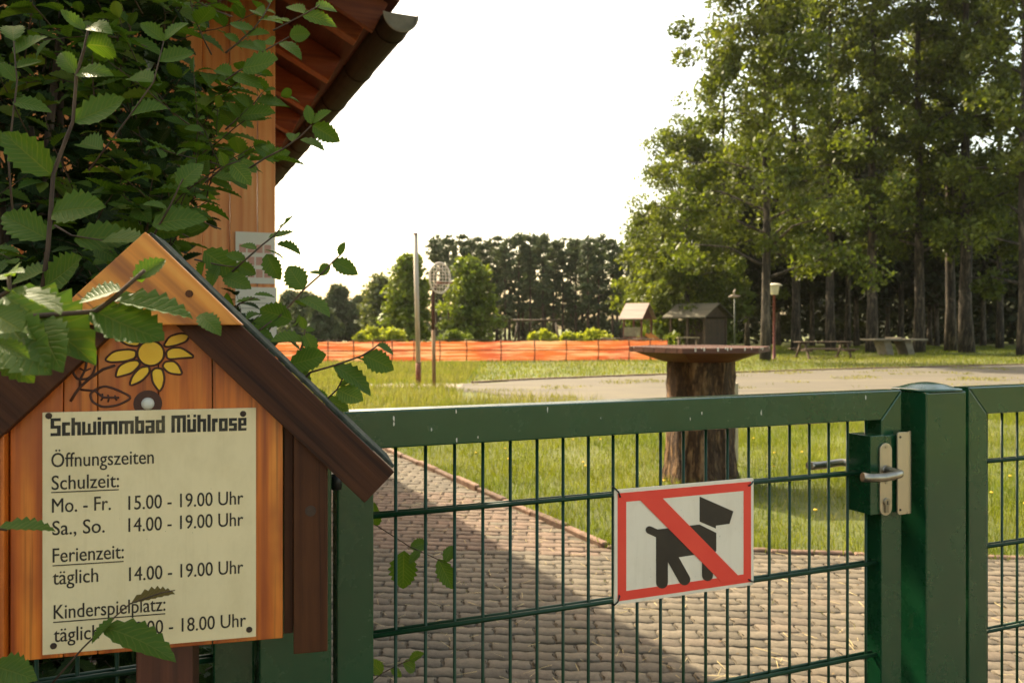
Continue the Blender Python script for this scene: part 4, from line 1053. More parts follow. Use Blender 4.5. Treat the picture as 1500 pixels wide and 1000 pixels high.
# ------------------------------------------------------------------ stump table
def bark(name, dark, light, sc_=14):
    m, t, b = new_mat(name); v = coords(t, (1, 1, .16))
    w1 = noise_of(t, coords(t, (1, 1, .5)), sc_*.35, 3)
    ad = nd(t, "ShaderNodeVectorMath", operation='ADD'); t.links.new(v, ad.inputs[0]); cb_ = nd(t, "ShaderNodeCombineXYZ"); k = maths(t, 'MULTIPLY', w1, 2.2/sc_)
    for i_ in range(2): t.links.new(k, cb_.inputs[i_])
    t.links.new(cb_.outputs[0], ad.inputs[1])
    n1 = noise_of(t, ad.outputs[0], sc_, 5, .62); n2 = noise_of(t, coords(t, (1, 1, .6)), sc_*3.2, 4, .7); n3 = noise_of(t, coords(t), 2.2, 3)
    rg = maths(t, 'MINIMUM', maths(t, 'MULTIPLY', maths(t, 'ABSOLUTE', maths(t, 'SUBTRACT', n1, .5)), 7), 1)
    h = maths(t, 'MULTIPLY', rg, maths(t, 'MULTIPLY_ADD', n2, .9, .25))
    c = ramp(t, h, [(.06, tuple(x*.35 for x in dark)), (.3, dark), (.75, light)])
    c = mixc(t, maths(t, 'MULTIPLY', ramp(t, n3, [(.4, (0, 0, 0)), (.65, (1, 1, 1))]), .5), c, tuple(x*.75 for x in dark))
    t.links.new(c, b.inputs['Base Color']); b.inputs['Roughness'].default_value = .95; bump(t, b, h, .9, .03); return m
TX, TY = Xp(1026, 7.47), 7.47
table = thing('stump_table', 'standing table with a six sided red plank top on a thick tree stump', 'table', (TX, TY, 0), 0)
b = MB(); random.seed(8); n = 40; rings = []
for i in range(15):
    z = i/14*1.12; ring = []
    for k in range(n):
        a = 2*pi*k/n; r = .288+.05*max(0, 1-z/.5)**2*(1+.35*sin(3*a+1))+.018*sin(7*a+z*2)+.012*sin(13*a+3*z)+random.uniform(-.008, .008)
        ring.append(b.bm.verts.new((r*cos(a), r*sin(a), z)))
    rings.append(ring)
for A_, C_ in zip(rings, rings[1:]):
    for k in range(n): b.bm.faces.new((A_[k], A_[(k+1) % n], C_[(k+1) % n], C_[k])).smooth = True
b.bm.faces.new(rings[-1]); b.build('stump', bark("stump_bark", (.095, .048, .020), (.29, .175, .082), 13), table)
m_tab = wood("table_plank", (.060, .020, .010), (.095, .034, .017), (.15, .062, .034), rot=(0, R_(90), 0), rough=.7, isl=.4, coat=0)
m_tab2 = wood("table_apron", (.075, .018, .008), (.115, .028, .012), (.16, .043, .020), rot=(0, R_(90), 0), rough=.7, isl=.3, coat=0)
HR = .655; ho = R_(4)
hexp = [(HR*cos(ho+k*pi/3), HR*sin(ho+k*pi/3)) for k in range(6)]
b = MB(); zt = 1.185
# planks clipped to the hexagon
def clip(P, x0, x1):
    def cut(P, f):
        R = []
        for i in range(len(P)):
            a, c = P[i], P[(i+1) % len(P)]; fa, fc = f(a), f(c)
            if fa >= 0: R.append(a)
            if fa*fc < 0: t = fa/(fa-fc); R.append((a[0]+(c[0]-a[0])*t, a[1]+(c[1]-a[1])*t))
        return R
    return cut(cut(P, lambda p: p[1]-x0), lambda p: x1-p[1])
y = -HR
while y < HR:
    q = clip(hexp, y+.003, y+.112)
    if len(q) > 2: b.prism(q, (0, 0, zt), (1, 0, 0), (0, 1, 0), (0, 0, .045+random.uniform(-.003, .003)))
    y += .115
top = b.build('tabletop', m_tab, table, .003, 1)
b = MB(); lo = [(p[0]*.52, p[1]*.52, 1.095) for p in hexp]; hi = [(p[0]*.93, p[1]*.93, zt-.001) for p in hexp]
v0 = [b.bm.verts.new(p) for p in lo]; v1 = [b.bm.verts.new(p) for p in hi]
for k in range(6): b.bm.faces.new((v0[k], v0[(k+1) % 6], v1[(k+1) % 6], v1[k]))
b.bm.faces.new(v0[::-1]); b.bm.faces.new(v1); b.build('apron', m_tab2, table)
b = MB(); random.seed(10)
for k in range(14):
    t = random.uniform(.05, .95); i = random.choice((3, 4, 4, 4, 5)); p, q = hexp[i], hexp[(i+1) % 6]; x = p[0]+(q[0]-p[0])*t; y = p[1]+(q[1]-p[1])*t; s_ = random.uniform(.006, .016); nn = Vector((x, y, 0)).normalized()
    b.bar(Vector((x, y, zt+.046))+nn*.0012, Vector((x, y, zt+.046-s_*random.uniform(1, 2.6)))+nn*.0012, s_, .002, nn)
b.build('bird_dropping', m_white, top)['kind'] = 'stuff'
sg = thing('edge_light_strip', 'short pale stake added for the sunlit edge of the stump', 'strip', (Xp(1078, 8.3), 8.3, 0)); MB().box(-.02, .02, -.02, .02, 0, .82).box(-.022, .022, -.022, .022, .8205, .84).build('strip', M("pale_edge_light", (.45, .38, .26), (.55, .47, .33), 9, rough=.8), sg, .003)  # pale upright piece stands in for edge light on the stump

# ------------------------------------------------------------------ play court things
m_rust = M("rusty_paint", (.12, .035, .018), (.22, .085, .04), 9, rough=.85)
m_galv = M("grey_galvanised", (.34, .29, .22), (.46, .40, .31), 6, (1, 1, .2), rough=.55, metal=.4)
def pole():
    X, Y = Xp(613, 19.8), 19.8
    t = thing('steel_pole', 'tall bare grey steel pole with a rusty red foot beside the basketball hoop', 'pole', (X, Y, 0))
    MB().tube([(0, 0, 0), (-.004, 0, .55)], .066, 16).build('foot', m_rust, t); MB().tube([(-.004, 0, .551), (-.075, 0, 3.65)], .058, 16).build('shaft', m_galv, t)
    MB().lathe([(.062, 0), (.062, .02), (.03, .04)], 14, (-.075, 0, 3.65)).build('cap', m_rust, t)
    X, Y = Xp(636, 18.9), 18.9
    t = thing('basketball_hoop', 'rusty basketball post with an oval white mesh backboard', 'basketball hoop', (X, Y, 0), R_(28))
    m_post = M("flaking_post", (.20, .11, .05), (.30, .19, .09), 7, (1, 1, .3), rough=.85)
    MB().tube([(0, 0, 0), (-.02, 0, 1.35)], .045, 12).build('post', m_post, t)
    MB().tube([(-.02, 0, 1.351), (-.03, 0, 2.15), (.0, 0, 2.3), (.1, 0, 2.42), (.16, 0, 2.5)], .042, 12).build('bracket', M("dark_rust", (.05, .02, .012), (.09, .035, .02), 9, rough=.85), t)
    bd = MB(); cz = 2.55; ox_ = .12; a_, c_ = .26, .35
    ell = [(ox_+a_*1.0*cos(k*2*pi/28), -.05, cz+c_*sin(k*2*pi/28)) for k in range(29)]
    bd.tube(ell, .020, 8)
    m_wire = M("white_wire", (.55, .48, .40), (.68, .60, .50), 10, rough=.6)
    for f in (.6,): bd.tube([(ox_+a_*f*cos(k*2*pi/24), -.05, cz+c_*f*sin(k*2*pi/24)) for k in range(25)], .008, 6)
    for k in range(-3, 4):
        x = k*.075; zz = c_*sqrt(max(0, 1-(x/a_)**2)); bd.tube([(ox_+x, -.04, cz-zz), (ox_+x, -.04, cz+zz)], .007, 5)
    for k in range(-5, 6):
        z = k*.075; xx = a_*sqrt(max(0, 1-(z/c_)**2)); bd.tube([(ox_-xx, -.06, cz+z), (ox_+xx, -.06, cz+z)], .007, 5)
    bk = bd.build('backboard', m_wire, t)
    r = MB(); r.tube([(ox_+.2*cos(k*2*pi/20), -.32+.2*sin(k*2*pi/20), 2.42) for k in range(21)], .009, 6); r.bar((ox_, -.08, 2.42), (ox_, -.12, 2.42), .06, .03); r.build('rim', m_rust, t)
    t = thing('concrete_block', 'low dark concrete block in the grass before the orange barrier', 'block', (Xp(447, 27.5), 27.5, 0)); MB().box(-.4, .4, -.3, .3, 0, .30).box(-.36, .36, -.26, .26, .301, .36).build('block', M("dark_concrete", (.06, .05, .04), (.11, .09, .07), 5, rough=.9), t, .02, 2)
pole()

# orange barrier round the pool
def barrier():
    m, t, b = new_mat("orange_mesh"); v = coords(t)
    n = noise_of(t, coords(t, (.35, 1, 1)), .9, 3); st = noise_of(t, coords(t, (.12, 1, 5)), 2.2, 4)
    c = ramp(t, n, [(.35, (.33, .068, .028)), (.5, (.39, .105, .028)), (.65, (.43, .14, .035))]); c = mixc(t, maths(t, 'MULTIPLY', ramp(t, st, [(.48, (0, 0, 0)), (.6, (1, 1, 1))]), .75), c, (.60, .34, .19))
    t.links.new(c, b.inputs['Base Color']); b.inputs['Roughness'].default_value = .6
    o = t.nodes["Material Output"]; tr = nd(t, "ShaderNodeBsdfTranslucent"); mx = nd(t, "ShaderNodeMixShader"); t.links.new(c, tr.inputs[0]); mx.inputs[0].default_value = .5
    t.links.new(b.outputs[0], mx.inputs[1]); t.links.new(tr.outputs[0], mx.inputs[2]); t.links.new(mx.outputs[0], o.inputs[0])
    pts = [gp(340, 532.5)]
    us = [402, 442, 480, 517.6, 546, 574, 606, 644, 683, 733.5, 782.6, 829, 876, 921, 952, 978]
    P = []
    for u in us:
        Y = 32.4+(u-400)/580*3.0; P.append(Vector((Xp(u, Y), Y, 0)))
    e0 = P[-1]; P += [e0+Vector((-1.2, 2.2, 0)), e0+Vector((-2.4, 4.4, 0))]
    f = thing('safety_fence', 'orange plastic mesh safety fence on thin posts round the far pool', 'fence', P[0])
    org = P[0]; mp_ = M("fence_post", (.045, .022, .014), (.09, .045, .025), 6, rough=.8)
    for p in P: MB().tube([p-org, p-org+Vector((0, 0, .93))], .022, 8).build('post', mp_, f)
    random.seed(2)
    for p, q in zip(P, P[1:]):
        bb = MB(); n = 8; rows = []
        for z in (.03, .2, .38, .55, .72, .86):
            rows.append([bb.bm.verts.new((p.lerp(q, i/n)-org)+Vector((0, -.026+.018*sin(i*1.7+z*9), z-(.05*sin(pi*i/n)*random.uniform(.4, 1) if z > .7 else 0)))) for i in range(n+1)])
        for a, c in zip(rows, rows[1:]):
            for i in range(n): bb.bm.faces.new((a[i], a[i+1], c[i+1], c[i])).smooth = True
        bb.build('mesh_panel', m, f)
    bb = MB()
    for p, q in zip(P, P[1:]):
        for z in (.90, .47): bb.tube([p-org+Vector((0, -.05, z)), q-org+Vector((0, -.05, z))], .017, 6)
    bb.build('rail', mp_, f)
barrier()

m_oldwood = wood("old_wood", (.035, .022, .012), (.07, .042, .022), (.11, .07, .04), rough=.8, coat=0, isl=.3)
m_palewood = wood("pale_wood", (.13, .10, .06), (.22, .17, .10), (.30, .24, .15), rot=(0, R_(90), 0), rough=.8, coat=0, isl=.3)
m_redwood = wood("red_wood", (.07, .022, .012), (.12, .036, .018), (.16, .05, .026), rough=.7, coat=0, isl=.3)
def playhouse():
    Y = 45; X = Xp(934, Y); s = 1
    t = thing('play_tower', 'small wooden play tower with a pale pitched roof and an orange slide', 'play tower', (X, Y, 0), R_(-38))
    # local: ridge along x, gable end at +x faces right-front
    w2, d2 = .62, .62
    for x in (-w2, w2):
        for y in (-d2, d2): MB().box(x-.05, x+.05, y-.05, y+.05, 0, 2.0).build('leg', m_redwood, t)
    MB().box(-w2-.06, w2+.06, -d2-.06, d2+.06, .88, .95).build('platform', m_redwood, t)
    b = MB()
    for z in (1.0, 1.13, 1.26, 1.39): b.box(-w2+.05, w2-.05, -d2-.075, -d2-.045, z, z+.11)
    for z in (1.0, 1.13, 1.26, 1.39): b.box(-w2-.075, -w2-.045, -d2+.05, d2-.05, z, z+.11)
    b.build('side_boards', m_palewood, t)
    b = MB()
    zr, ze = 2.85, 1.95
    for sg in (-1, 1): b.prism([(0, zr), (0, zr+.05), (sg*.92, ze+.05), (sg*.92, ze)], (-w2-.22, 0, 0), (0, 1, 0), (0, 0, 1), (2*w2+.44, 0, 0))
    b.build('roof', M("pale_roof", (.20, .125, .10), (.29, .20, .165), 2.2, (.2, 3, 1), rough=.7), t)
    b = MB(); b.prism([(-.74, 1.99), (.74, 1.99), (0, 2.78)], (w2-.03, 0, 0), (0, 1, 0), (0, 0, 1), (.03, 0, 0)); b.prism([(-.74, 1.99), (.74, 1.99), (0, 2.78)], (-w2, 0, 0), (0, 1, 0), (0, 0, 1), (.03, 0, 0)); b.build('gable', m_redwood, t)
    b = MB(); prof = [(w2+.07, 1.02), (w2+.45, .85), (w2+1.5, .22), (w2+1.75, .18)]
    for (x0, z0), (x1, z1) in zip(prof, prof[1:]): b.bar((x0, 0, z0), (x1, 0, z1), .46, .03); b.bar((x0, -.25, z0+.08), (x1, -.25, z1+.08), .03, .2); b.bar((x0, .25, z0+.08), (x1, .25, z1+.08), .03, .2)
    b.build('slide', M("orange_slide", (.60, .20, .04), (.70, .28, .06), 3, rough=.45), t)
    b = MB(); b.bar((-w2-.9, -.3, .1), (-w2-.08, -.3, .95), .08, .08); b.bar((-w2-.9, .3, .1), (-w2-.08, .3, .95), .08, .08)
    for k in range(5): b.box(-w2-.85+k*.18, -w2-.73+k*.18, -.28, .28, .13+k*.186, .17+k*.186)
    b.prism([(-w2-.95, .05), (-w2-.08, .05), (-w2-.08, .86)], (0, -.36, 0), (1, 0, 0), (0, 0, 1), (0, .03, 0))
    b.build('ramp', m_redwood, t)
    t.scale = (.88, .88, .95)
def shelter():
    Y = 46; t = thing('wooden_shelter', 'dark wooden shelter with a mossy grey pitched roof beneath the trees', 'shelter', (Xp(1017, Y)+.35, Y+.6, 0), R_(-46))
    w2 = 1.12
    for x, y in ((-w2, -1.05), (w2, -1.05), (-w2, 1.05), (w2, 1.05), (0, -1.05)): MB().box(x-.06, x+.06, y-.06, y+.06, 0, 1.95).build('post', m_oldwood, t)
    b = MB()
    for k in range(9): b.box(w2-.03, w2, -1.0+k*.222, -.79+k*.222, .05, 1.9)
    b.build('end_wall', m_oldwood, t)
    MB().box(-w2+.07, w2-.07, 1.03, 1.06, .05, 1.9).build('rear_wall', m_oldwood, t)
    b = MB(); zr, ze = 2.72, 1.93
    for sg in (-1, 1): b.prism([(0, zr), (0, zr+.07), (sg*1.5, ze+.07), (sg*1.5, ze)], (-w2-.3, 0, 0), (0, 1, 0), (0, 0, 1), (2*w2+.6, 0, 0))
    b.build('roof', M("mossy_roof", (.06, .052, .03), (.105, .09, .055), 2.5, (.3, 2, 1), rough=.9), t)
    MB().prism([(-1.2, 2.0), (1.2, 2.0), (0, 2.68)], (w2-.02, 0, 0), (0, 1, 0), (0, 0, 1), (.025, 0, 0)).build('gable', m_oldwood, t)
    MB().box(-.9, .9, -.2, .2, .42, .47).box(-.8, -.7, -.15, .15, 0, .419).box(.7, .8, -.15, .15, 0, .419).build('bench_seat', m_oldwood, t)
    tb_ = thing('garden_bench', 'pale low bench with a long seat in front of the wooden shelter', 'bench', (Xp(1008, 41), 41, 0)); MB().box(-.55, .55, -.17, .17, .88, .93).build('seat', m_palewood, tb_)
    for x in (-.45, .45): MB().box(x-.05, x+.05, -.14, .14, 0, .879).build('leg', m_oldwood, tb_)
def lamp():
    Y = 35.7; t = thing('park_lamp', 'slim red brown lamp post with a white mushroom shade before the trees', 'street lamp', (Xp(1134, Y), Y, 0))
    m_lp = M("red_brown_paint", (.11, .020, .015), (.16, .034, .024), 5, rough=.5)
    MB().lathe([(.10, 0), (.10, .04), (.075, .06), (.07, .45), (.055, .5), (.05, 2.78), (.07, 2.80), (.07, 2.84)], 16).build('pole', m_lp, t)
    m_sh = M("opal_shade", (.72, .65, .52), (.78, .72, .60), 5, rough=.4)
    MB().lathe([(.13, 2.841), (.16, 2.86), (.22, 3.20), (.225, 3.219)], 20).build('shade', m_sh, t)
    MB().lathe([(.34, 3.22), (.35, 3.24), (.30, 3.29), (.16, 3.33), (.02, 3.345)], 24).build('lamp_cap', m_sh, t)
    Y = 40; t = thing('thin_pole', 'thin dark pole with a small pale figure on top under the trees', 'pole', (Xp(1076, Y), Y, 0))
    MB().tube([(0, 0, 0), (0, 0, 2.85)], .032, 8).build('shaft', M("green_grey_pole", (.05, .06, .045), (.08, .085, .06), 5, rough=.6), t)
    b = MB(); b.tube([(-.3, 0, 2.9), (-.1, 0, 2.95), (.12, 0, 2.93), (.3, 0, 2.96)], [.02, .07, .06, .015], 8); b.tube([(-.05, 0, 2.95), (-.02, 0, 3.15), (.04, 0, 3.3)], [.05, .045, .02], 8); b.build('vane', M("pale_vane", (.28, .20, .16), (.36, .28, .22), 5, rough=.6), t)
def tables():
    Y = 37.3; t = thing('picnic_table', 'dark wooden picnic table with fixed benches on the lawn', 'picnic table', (Xp(1206, Y), Y, 0), R_(6))
    L = 1.27
    def pl(name, y0, n, wd_, z): 
        b = MB()
        for k in range(n): b.box(-L, L, y0+k*(wd_+.012), y0+k*(wd_+.012)+wd_, z, z+.045)
        b.build(name, m_oldwood, t, .004, 1)
    pl('tabletop', -.38, 5, .14, .74); pl('bench_seat', -.86, 2, .13, .42); pl('bench_seat', .60, 2, .13, .42)
    for x in (-L+.28, L-.28):
        b = MB(); b.bar((x, -.68, 0), (x, -.2, .739), .06, .11); b.bar((x, .68, 0), (x, .2, .739), .06, .11); b.box(x+.031, x+.075, -.86, .86, .33, .419); b.box(x+.031, x+.075, -.38, .38, .66, .739); b.build('leg_frame', m_oldwood, t)
        for y in (-.70, .70): MB().box(x-.07, x+.09, y-.10, y+.10, 0, .08).build('foot', m_oldwood, t)
    Y = 42.0; t = thing('table_tennis_table', 'pale concrete table tennis table on two slanted legs beneath the trees', 'table', (Xp(1309, Y), Y, 0), R_(4))
    m_c = M("pale_concrete", (.16, .135, .095), (.23, .195, .14), 5, rough=.9)
    MB().box(-1.40, 1.40, -.76, .76, .76, .84).build('tabletop', m_c, t, .012, 2)
    for x in (-.45, .65): MB().prism([(x-.10, 0), (x+.22, 0), (x+.02, .759), (x-.38, .759)], (0, -.5, 0), (1, 0, 0), (0, 0, 1), (0, 1.0, 0)).build('leg', m_c, t, .01, 1)
    MB().box(-.01, .01, -.78, .78, .841, .93).build('net', M("grey_net", (.2, .17, .12), rough=.8), t)
    Y = 60; t = thing('swing_frame', 'dark timber swing frame standing before the row of pines', 'swing', (Xp(786, Y), Y, 0)); 
    MB().tube([(-1.75, 0, 1.95), (1.75, 0, 1.95)], .08, 8).build('crossbar', m_oldwood, t)
    for x in (-1.4, 1.4):
        for y in (-.8, .8): MB().tube([(x+(.25 if x > 0 else -.25), y, 0), (x, 0, 1.9)], .07, 8).build('leg', m_oldwood, t)
    for x in (-.6, .5):
        s_ = MB().box(x-.22, x+.22, -.1, .1, .45, .49); s_.tube([(x-.2, 0, .49), (x-.2, 0, 1.9)], .012, 4); s_.tube([(x+.2, 0, .49), (x+.2, 0, 1.9)], .012, 4); s_.build('swing_seat', m_oldwood, t)
playhouse(); shelter(); lamp(); tables()

# ------------------------------------------------------------------ trees
def foliage_np(C, R, n, size, seed, aspect=1.5, up=.25, flat=.8):
    """n leaf quads round each clump centre C (m,3) with radius R (m,)"""
    rs = np.random.RandomState(seed); m = len(C); c = np.repeat(C, n, 0); r = np.repeat(R, n)
    d = rs.normal(size=(m*n, 3)); d /= np.linalg.norm(d, axis=1)[:, None]; d[:, 2] *= flat
    p = c+d*(r*rs.rand(m*n)**.45)[:, None]
    a = rs.normal(size=(m*n, 3)); a[:, 2] -= .3; a /= np.linalg.norm(a, axis=1)[:, None]
    nn = rs.normal(size=(m*n, 3))+d*.6; nn[:, 2] += up; b = np.cross(a, nn); b /= np.linalg.norm(b, axis=1)[:, None]+1e-9
    s = size*rs.uniform(.6, 1.3, m*n)[:, None]
    V = np.stack([p-a*s*.5*aspect, p+b*s*.42-a*s*.05, p+a*s*.5*aspect, p-b*s*.42-a*s*.05], 1)
    return V.reshape(-1, 3), np.arange(4*m*n).reshape(-1, 4)
def trunk_tube(mb, H, r0, seed, lean=.02, n=9):
    rr = random.Random(seed); pts = []; x = y = 0
    for i in range(11):
        t = i/10; x += rr.uniform(-lean, lean)*H*.12; y += rr.uniform(-lean, lean)*H*.12; pts.append(Vector((x, y, H*t)))
    rad = [r0*(1.25 if i == 0 else 1)*(1-.86*(i/10)**1.1) for i in range(11)]
    mb.tube(pts, rad, n); return pts, rad
def broad_tree(seed, H, R, cb, r0, nl, clumps, leaves, size, m_l, m_b, prof=None, label='', name='tree', loc=(0, 0, 0), group=None, cr=.75, low=.0, cat='tree'):
    rr = random.Random(seed); t = thing(name, label, cat, loc, 0, group); mb = MB(); pts, rad = trunk_tube(mb, H*.97, r0, seed); C = []
    prof = prof or (lambda q: (sin(pi*min(1, q*.92+.08))**.6))
    for i in range(nl):
        q = (i+rr.random())/nl; z = cb+(H*.96-cb)*q; k = min(9.99, z/(H*.97)*10); j = int(k); p = pts[j].lerp(pts[j+1], k-j)
        a = i*2.4+rr.uniform(-.5, .5); L = R*prof(q)*rr.uniform(.68, 1.04); rise = (.25+.6*q)*L*rr.uniform(.4, 1.2)*(1-low)-low*.25*L
        d = Vector((cos(a), sin(a), 0)); e = p+d*L+Vector((0, 0, rise)); mid = p.lerp(e, .5)+Vector((rr.uniform(-.1, .1)*L, rr.uniform(-.1, .1)*L, .08*L))
        rb = max(.02, rad[j]*.42); mb.tube([p, mid, e], [rb, rb*.6, rb*.2], 5, cap=False)
        for c in range(clumps):
            s = .28+.8*(c+rr.random())/clumps; b = (p.lerp(mid, s*2) if s < .5 else mid.lerp(e, (s-.5)*2))
            C.append(b+Vector((rr.gauss(0, .10*R), rr.gauss(0, .10*R), rr.gauss(0, .09*R))))
    C = np.array(C); rs = np.random.RandomState(seed); V, Q = foliage_np(C, cr*rs.uniform(.55, 1.25, len(C)), leaves, size, seed)
    mb.build('trunk', m_b, t); link('crown', np_mesh('crown', V, Q), m_l, t); return t
def pine_tree(seed, H, R, cb, r0, nl, m_l, m_b, label, loc, name='pine_tree', group=None, leaves=26, size=.22, tip=.5, cr=.5):
    rr = random.Random(seed); t = thing(name, label, 'tree', loc, 0, group); mb = MB(); pts, rad = trunk_tube(mb, H, r0, seed, .012, 7); C = []
    for i in range(nl):
        q = (i+rr.random()*.8)/nl; z = cb+(H*.985-cb)*q; k = min(9.99, z/H*10); j = int(k); p = pts[j].lerp(pts[j+1], k-j)
        a = rr.uniform(0, 2*pi); L = R*(1-q*(1-tip*.5))*rr.uniform(.55, 1.15); e = p+Vector((cos(a)*L, sin(a)*L, L*rr.uniform(.0, .45)))
        mb.tube([p, e], [max(.015, rad[j]*.3), .01], 4, cap=False)
        for s in (.55, .8, 1.0): C.append(p.lerp(e, s)+Vector((rr.gauss(0, .12), rr.gauss(0, .12), rr.gauss(0, .08))))
    C.append(pts[-1]); C = np.array(C); rs = np.random.RandomState(seed); V, Q = foliage_np(C, cr*rs.uniform(.5, 1.15, len(C)), leaves, size, seed, 2.6, .1, .55)
    mb.build('trunk', m_b, t); link('crown', np_mesh('crown', V, Q), m_l, t); return t

m_poplar = M("poplar_leaf", (.048, .072, .010), (.120, .145, .018), .35, rough=.5, isl=.9, transl=.48, spec=.3, lo=.35, hi=.65)
m_maple = M("maple_leaf", (.085, .125, .014), (.16, .20, .026), .5, rough=.55, isl=.6, transl=.35, spec=.3)
m_bright = M("linden_leaf", (.085, .12, .016), (.15, .175, .028), .5, rough=.55, isl=.6, transl=.4, spec=.3)
m_pine = M("pine_needle", (.046, .068, .030), (.085, .108, .048), .6, rough=.7, isl=.6, transl=.15, spec=.2)
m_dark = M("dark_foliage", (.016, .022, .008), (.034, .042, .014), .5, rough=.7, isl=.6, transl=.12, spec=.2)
m_bush = M("bush_leaf", (.24, .28, .03), (.34, .36, .05), .7, rough=.6, isl=.6, transl=.42, spec=.2)
m_bark = bark("poplar_bark", (.055, .042, .028), (.17, .130, .088), 3)
m_barkp = bark("pine_bark", (.060, .036, .020), (.13, .075, .045), 3)

big = [  # px, depth, height, radius, crown base, trunk radius, label
 (1122, 34.5, 19, 5.0, 3.4, .20, 'slim trunked tree just left of the park lamp with its crown reaching over the shelter'),
 (1165, 50, 27, 4.0, 4.5, .26, 'tall poplar whose trunk stands just right of the park lamp'),
 (1218, 48, 28, 4.2, 5.0, .26, 'tall poplar behind the picnic table'),
 (1276, 46.5, 27, 4.2, 5.5, .31, 'tall poplar behind the left end of the concrete table'),
 (1345, 46.5, 28, 4.3, 5.0, .29, 'tall poplar behind the right end of the concrete table'),
 (1391, 48, 25, 4.0, 6.0, .30, 'dark trunked poplar left of the double stem at right'),
 (1416, 46, 28, 4.2, 6.5, .36, 'thick double stemmed poplar right of the concrete table'),
 (1499, 41, 25, 4.4, 2.8, .26, 'poplar at the right photo edge with a low bright branch'),
 (1062, 54, 21, 4.8, 3.0, .24, 'poplar behind the wooden shelter at the left end of the tall row'),
 (1465, 55, 26, 4.2, 5, .22, 'poplar standing back between the double stem and the right edge'),
 (1240, 58, 27, 4.4, 5, .20, 'poplar in the second row behind the picnic table'),
 (1318, 60, 27, 4.4, 6, .20, 'slender poplar in the second row behind the concrete table')]
for i, (u, Y, H, R, cb, r0, lab) in enumerate(big):
    t = broad_tree(100+i, H, R, cb, r0, 32, 4, (190 if Y < 40 else 120) if Y < 50 else 56, .16 if Y < 40 else .205, m_poplar, m_bark, label=lab, name='poplar_tree', loc=(Xp(u, Y), Y, 0), group='tall poplars on the right', cr=.9, prof=(lambda q: (1-.8*q)*min(1, .8+q*1.6)) if i in (0, 8) else (lambda q: (1-.55*q)*min(1, .75+q*1.6)))
broad_tree(404, 13.5, 3.4, 1.2, .16, 32, 4, 210, .14, m_poplar, m_bark, label='broad bushy poplar at the left foot of the tall row, behind the wooden shelter', name='poplar_tree', loc=(Xp(1008, 49), 49, 0), cr=.85, low=.15)
# further trunks in the wood
random.seed(31)
for i, u in enumerate((1060, 1095, 1140, 1190, 1255, 1300, 1362, 1372, 1440, 1482, 1520, 1560)):
    Y = random.uniform(60, 72)
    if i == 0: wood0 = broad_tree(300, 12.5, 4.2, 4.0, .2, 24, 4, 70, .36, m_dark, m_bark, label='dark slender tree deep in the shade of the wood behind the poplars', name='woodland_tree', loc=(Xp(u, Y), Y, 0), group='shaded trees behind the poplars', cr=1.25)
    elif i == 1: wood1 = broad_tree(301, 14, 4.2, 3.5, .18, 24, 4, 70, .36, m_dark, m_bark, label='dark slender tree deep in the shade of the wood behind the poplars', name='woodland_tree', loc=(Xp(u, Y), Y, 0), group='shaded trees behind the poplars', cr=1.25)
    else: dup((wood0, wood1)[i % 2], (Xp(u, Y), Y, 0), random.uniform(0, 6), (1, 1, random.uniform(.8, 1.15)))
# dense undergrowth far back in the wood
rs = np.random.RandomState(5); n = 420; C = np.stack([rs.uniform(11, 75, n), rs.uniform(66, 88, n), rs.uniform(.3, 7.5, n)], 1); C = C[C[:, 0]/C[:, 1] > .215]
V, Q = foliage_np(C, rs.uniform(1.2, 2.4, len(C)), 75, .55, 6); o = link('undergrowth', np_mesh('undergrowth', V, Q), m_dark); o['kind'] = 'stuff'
# bright young tree and shrubs left of the poplars
broad_tree(401, 7.5, 2.6, .6, .12, 22, 4, 55, .26, m_bright, m_bark, label='bright yellow green young tree to the left of the wooden shelter', name='young_tree', loc=(Xp(968, 50), 50, 0), cr=.75, low=.3)
broad_tree(402, 6.0, 2.4, .4, .10, 20, 4, 50, .26, m_bright, m_bark, label='bright green bushy tree behind the roof of the wooden shelter', name='young_tree', loc=(Xp(1045, 52), 52, 0), cr=.75, low=.3)
broad_tree(403, 9.5, 2.6, 1.0, .14, 24, 4, 50, .26, m_poplar, m_bark, label='olive green tree where the pine row meets the tall poplars', name='young_tree', loc=(Xp(952, 56), 56, 0), cr=.8, low=.2)
# round maples beyond the barrier
pr_cone = lambda q: (1-q)**.75*min(1, .55+q*3)
broad_tree(411, 6.0, 2.4, .5, .14, 34, 5, 60, .24, m_maple, m_bark, prof=pr_cone, label='rounded green maple right of the basketball hoop beyond the orange barrier', name='maple_tree', loc=(Xp(690, 55), 55, 0), cr=.55)
broad_tree(412, 6.1, 2.0, .5, .14, 34, 5, 50, .24, m_maple, m_bark, prof=pr_cone, label='taller looser maple behind the bare steel pole', name='maple_tree', loc=(Xp(600, 53), 53, 0), cr=.55)
broad_tree(413, 5.3, 2.3, .5, .14, 26, 4, 50, .26, M("hazy_leaf", (.075, .095, .030), (.12, .14, .045), .5, rough=.6, isl=.5, transl=.3), m_bark, prof=pr_cone, label='pale hazy tree left of the steel pole beyond the barrier', name='maple_tree', loc=(Xp(558, 66), 66, 0), cr=.7)
# conifers at left
for u, Y, H, R, sd_, lab in ((497, 75, 4.9, 2.7, 1, 'broad dark pine with a pointed top right of the house'), (452, 72, 4.2, 2.5, 2, 'dark bushy conifer nearest the house corner'), (527, 74, 3.9, 1.9, 3, 'short rounded dark conifer left of the pale hazy tree'), (425, 80, 4.8, 1.8, 4, 'faint grey green conifer top behind the leaves by the house'), (470, 70, 3.3, 1.8, 5, 'low dark conifer between the two taller ones at left')):
    pine_tree(430+sd_, H, R, .1, .14, 64, m_pine, m_barkp, lab, (Xp(u, Y), Y, 0), leaves=40, size=.24, cr=.66, tip=.3)
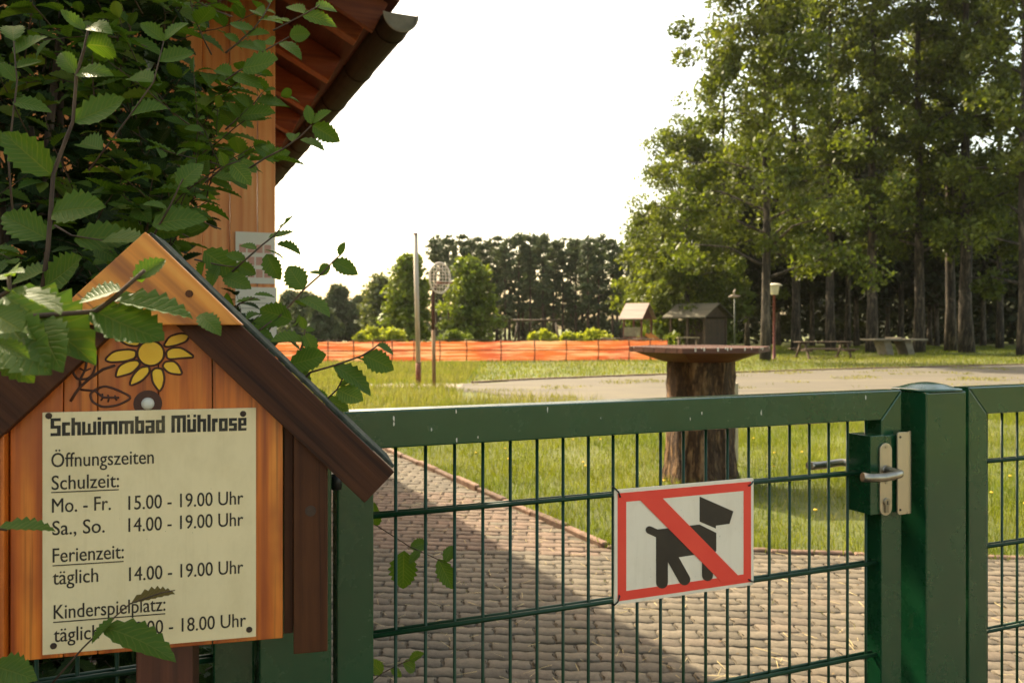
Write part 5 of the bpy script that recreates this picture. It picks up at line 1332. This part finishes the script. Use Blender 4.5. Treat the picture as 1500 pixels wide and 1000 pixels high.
# the pine row
random.seed(77); L_pine = 'tall slim pine in the dark row beyond the orange barrier'
protos = []
u = 640; i = 0
while u < 945:
    for row in range(2):
        Y = 84+row*7+random.uniform(-2, 2); uu = u+row*7+random.uniform(-3, 3); H = (480-(350+random.uniform(-6, 10)))/1200*Y+1.4
        if len(protos) < 5:
            p = pine_tree(500+i, 11.0, 1.15, 3.2, .15, 26, m_pine, m_barkp, L_pine, (Xp(uu, Y), Y, 0), group='pine row', leaves=14, size=.24, cr=.5, tip=.9); p.scale = (1, 1, H/11.0); protos.append(p)
        else: dup(random.choice(protos), (Xp(uu, Y), Y, 0), random.uniform(0, 6.28), (random.uniform(.9, 1.15),)*2+(H/11.0,))
        i += 1
    u += 17
rs = np.random.RandomState(9); n = 190; C = np.stack([rs.uniform(-12, 17, n), rs.uniform(88, 97, n), rs.uniform(.3, 3.6, n)], 1); V, Q = foliage_np(C, rs.uniform(.7, 1.3, n), 40, .4, 8); o = link('pine_undergrowth', np_mesh('pine_undergrowth', V, Q), m_pine); o['kind'] = 'stuff'
# shrubs beyond the barrier
def shrub(u, Y, w_, h, label, seed, mt=m_bush):
    t = thing('shrub', label, 'shrub', (Xp(u, Y), Y, 0), 0, 'light shrubs beyond the orange barrier'); rs = np.random.RandomState(seed); n = 46
    C = np.stack([rs.uniform(-1, 1, n)*w_, rs.uniform(-.6, .6, n), rs.uniform(.15, 1, n)*h], 1); C[:, 2] *= 1-.35*(C[:, 0]/w_)**2; V, Q = foliage_np(C, rs.uniform(.16, .36, n), 55, .16, seed, 2.0); link('foliage', np_mesh('foliage', V, Q), mt, t)
    b = MB()
    for k in range(9): b.tube([(rs.uniform(-.5, .5)*w_, 0, 0), (rs.uniform(-.8, .8)*w_, rs.uniform(-.3, .3), h*.7)], [.02, .008], 4, cap=False)
    b.build('stems', m_bark, t)
shrub(545, 42, .75, 1.35, 'light green shrub left of the steel pole above the orange barrier', 1); shrub(578, 42, .55, 1.25, 'small light shrub right at the steel pole above the orange barrier', 2)
shrub(668, 43, .8, 1.15, 'greyish shrub under the round maple above the orange barrier', 3, m_maple); shrub(795, 45, .7, 1.15, 'light green shrub beneath the swing frame above the orange barrier', 4); shrub(835, 45, .45, 1.05, 'small pale shrub between the swing frame and the play tower', 5)
shrub(872, 45, .95, 1.35, 'wide light green shrub left of the play tower above the orange barrier', 6); shrub(986, 42, .28, 1.0, 'small green shrub at the right end of the orange barrier', 7, m_bright)

# ------------------------------------------------------------------ air
def haze():
    m = bpy.data.materials.new("haze"); m.use_nodes = True; t = m.node_tree; t.nodes.clear()
    o = t.nodes.new("ShaderNodeOutputMaterial"); v = t.nodes.new("ShaderNodeVolumePrincipled")
    v.inputs['Color'].default_value = (.95, .92, .84, 1); v.inputs['Density'].default_value = .00014; v.inputs['Anisotropy'].default_value = .6
    t.links.new(v.outputs[0], o.inputs['Volume'])
    MB().box(-120, 130, -30, 130, -1, 34).build('haze', m)['kind'] = 'stuff'
haze()
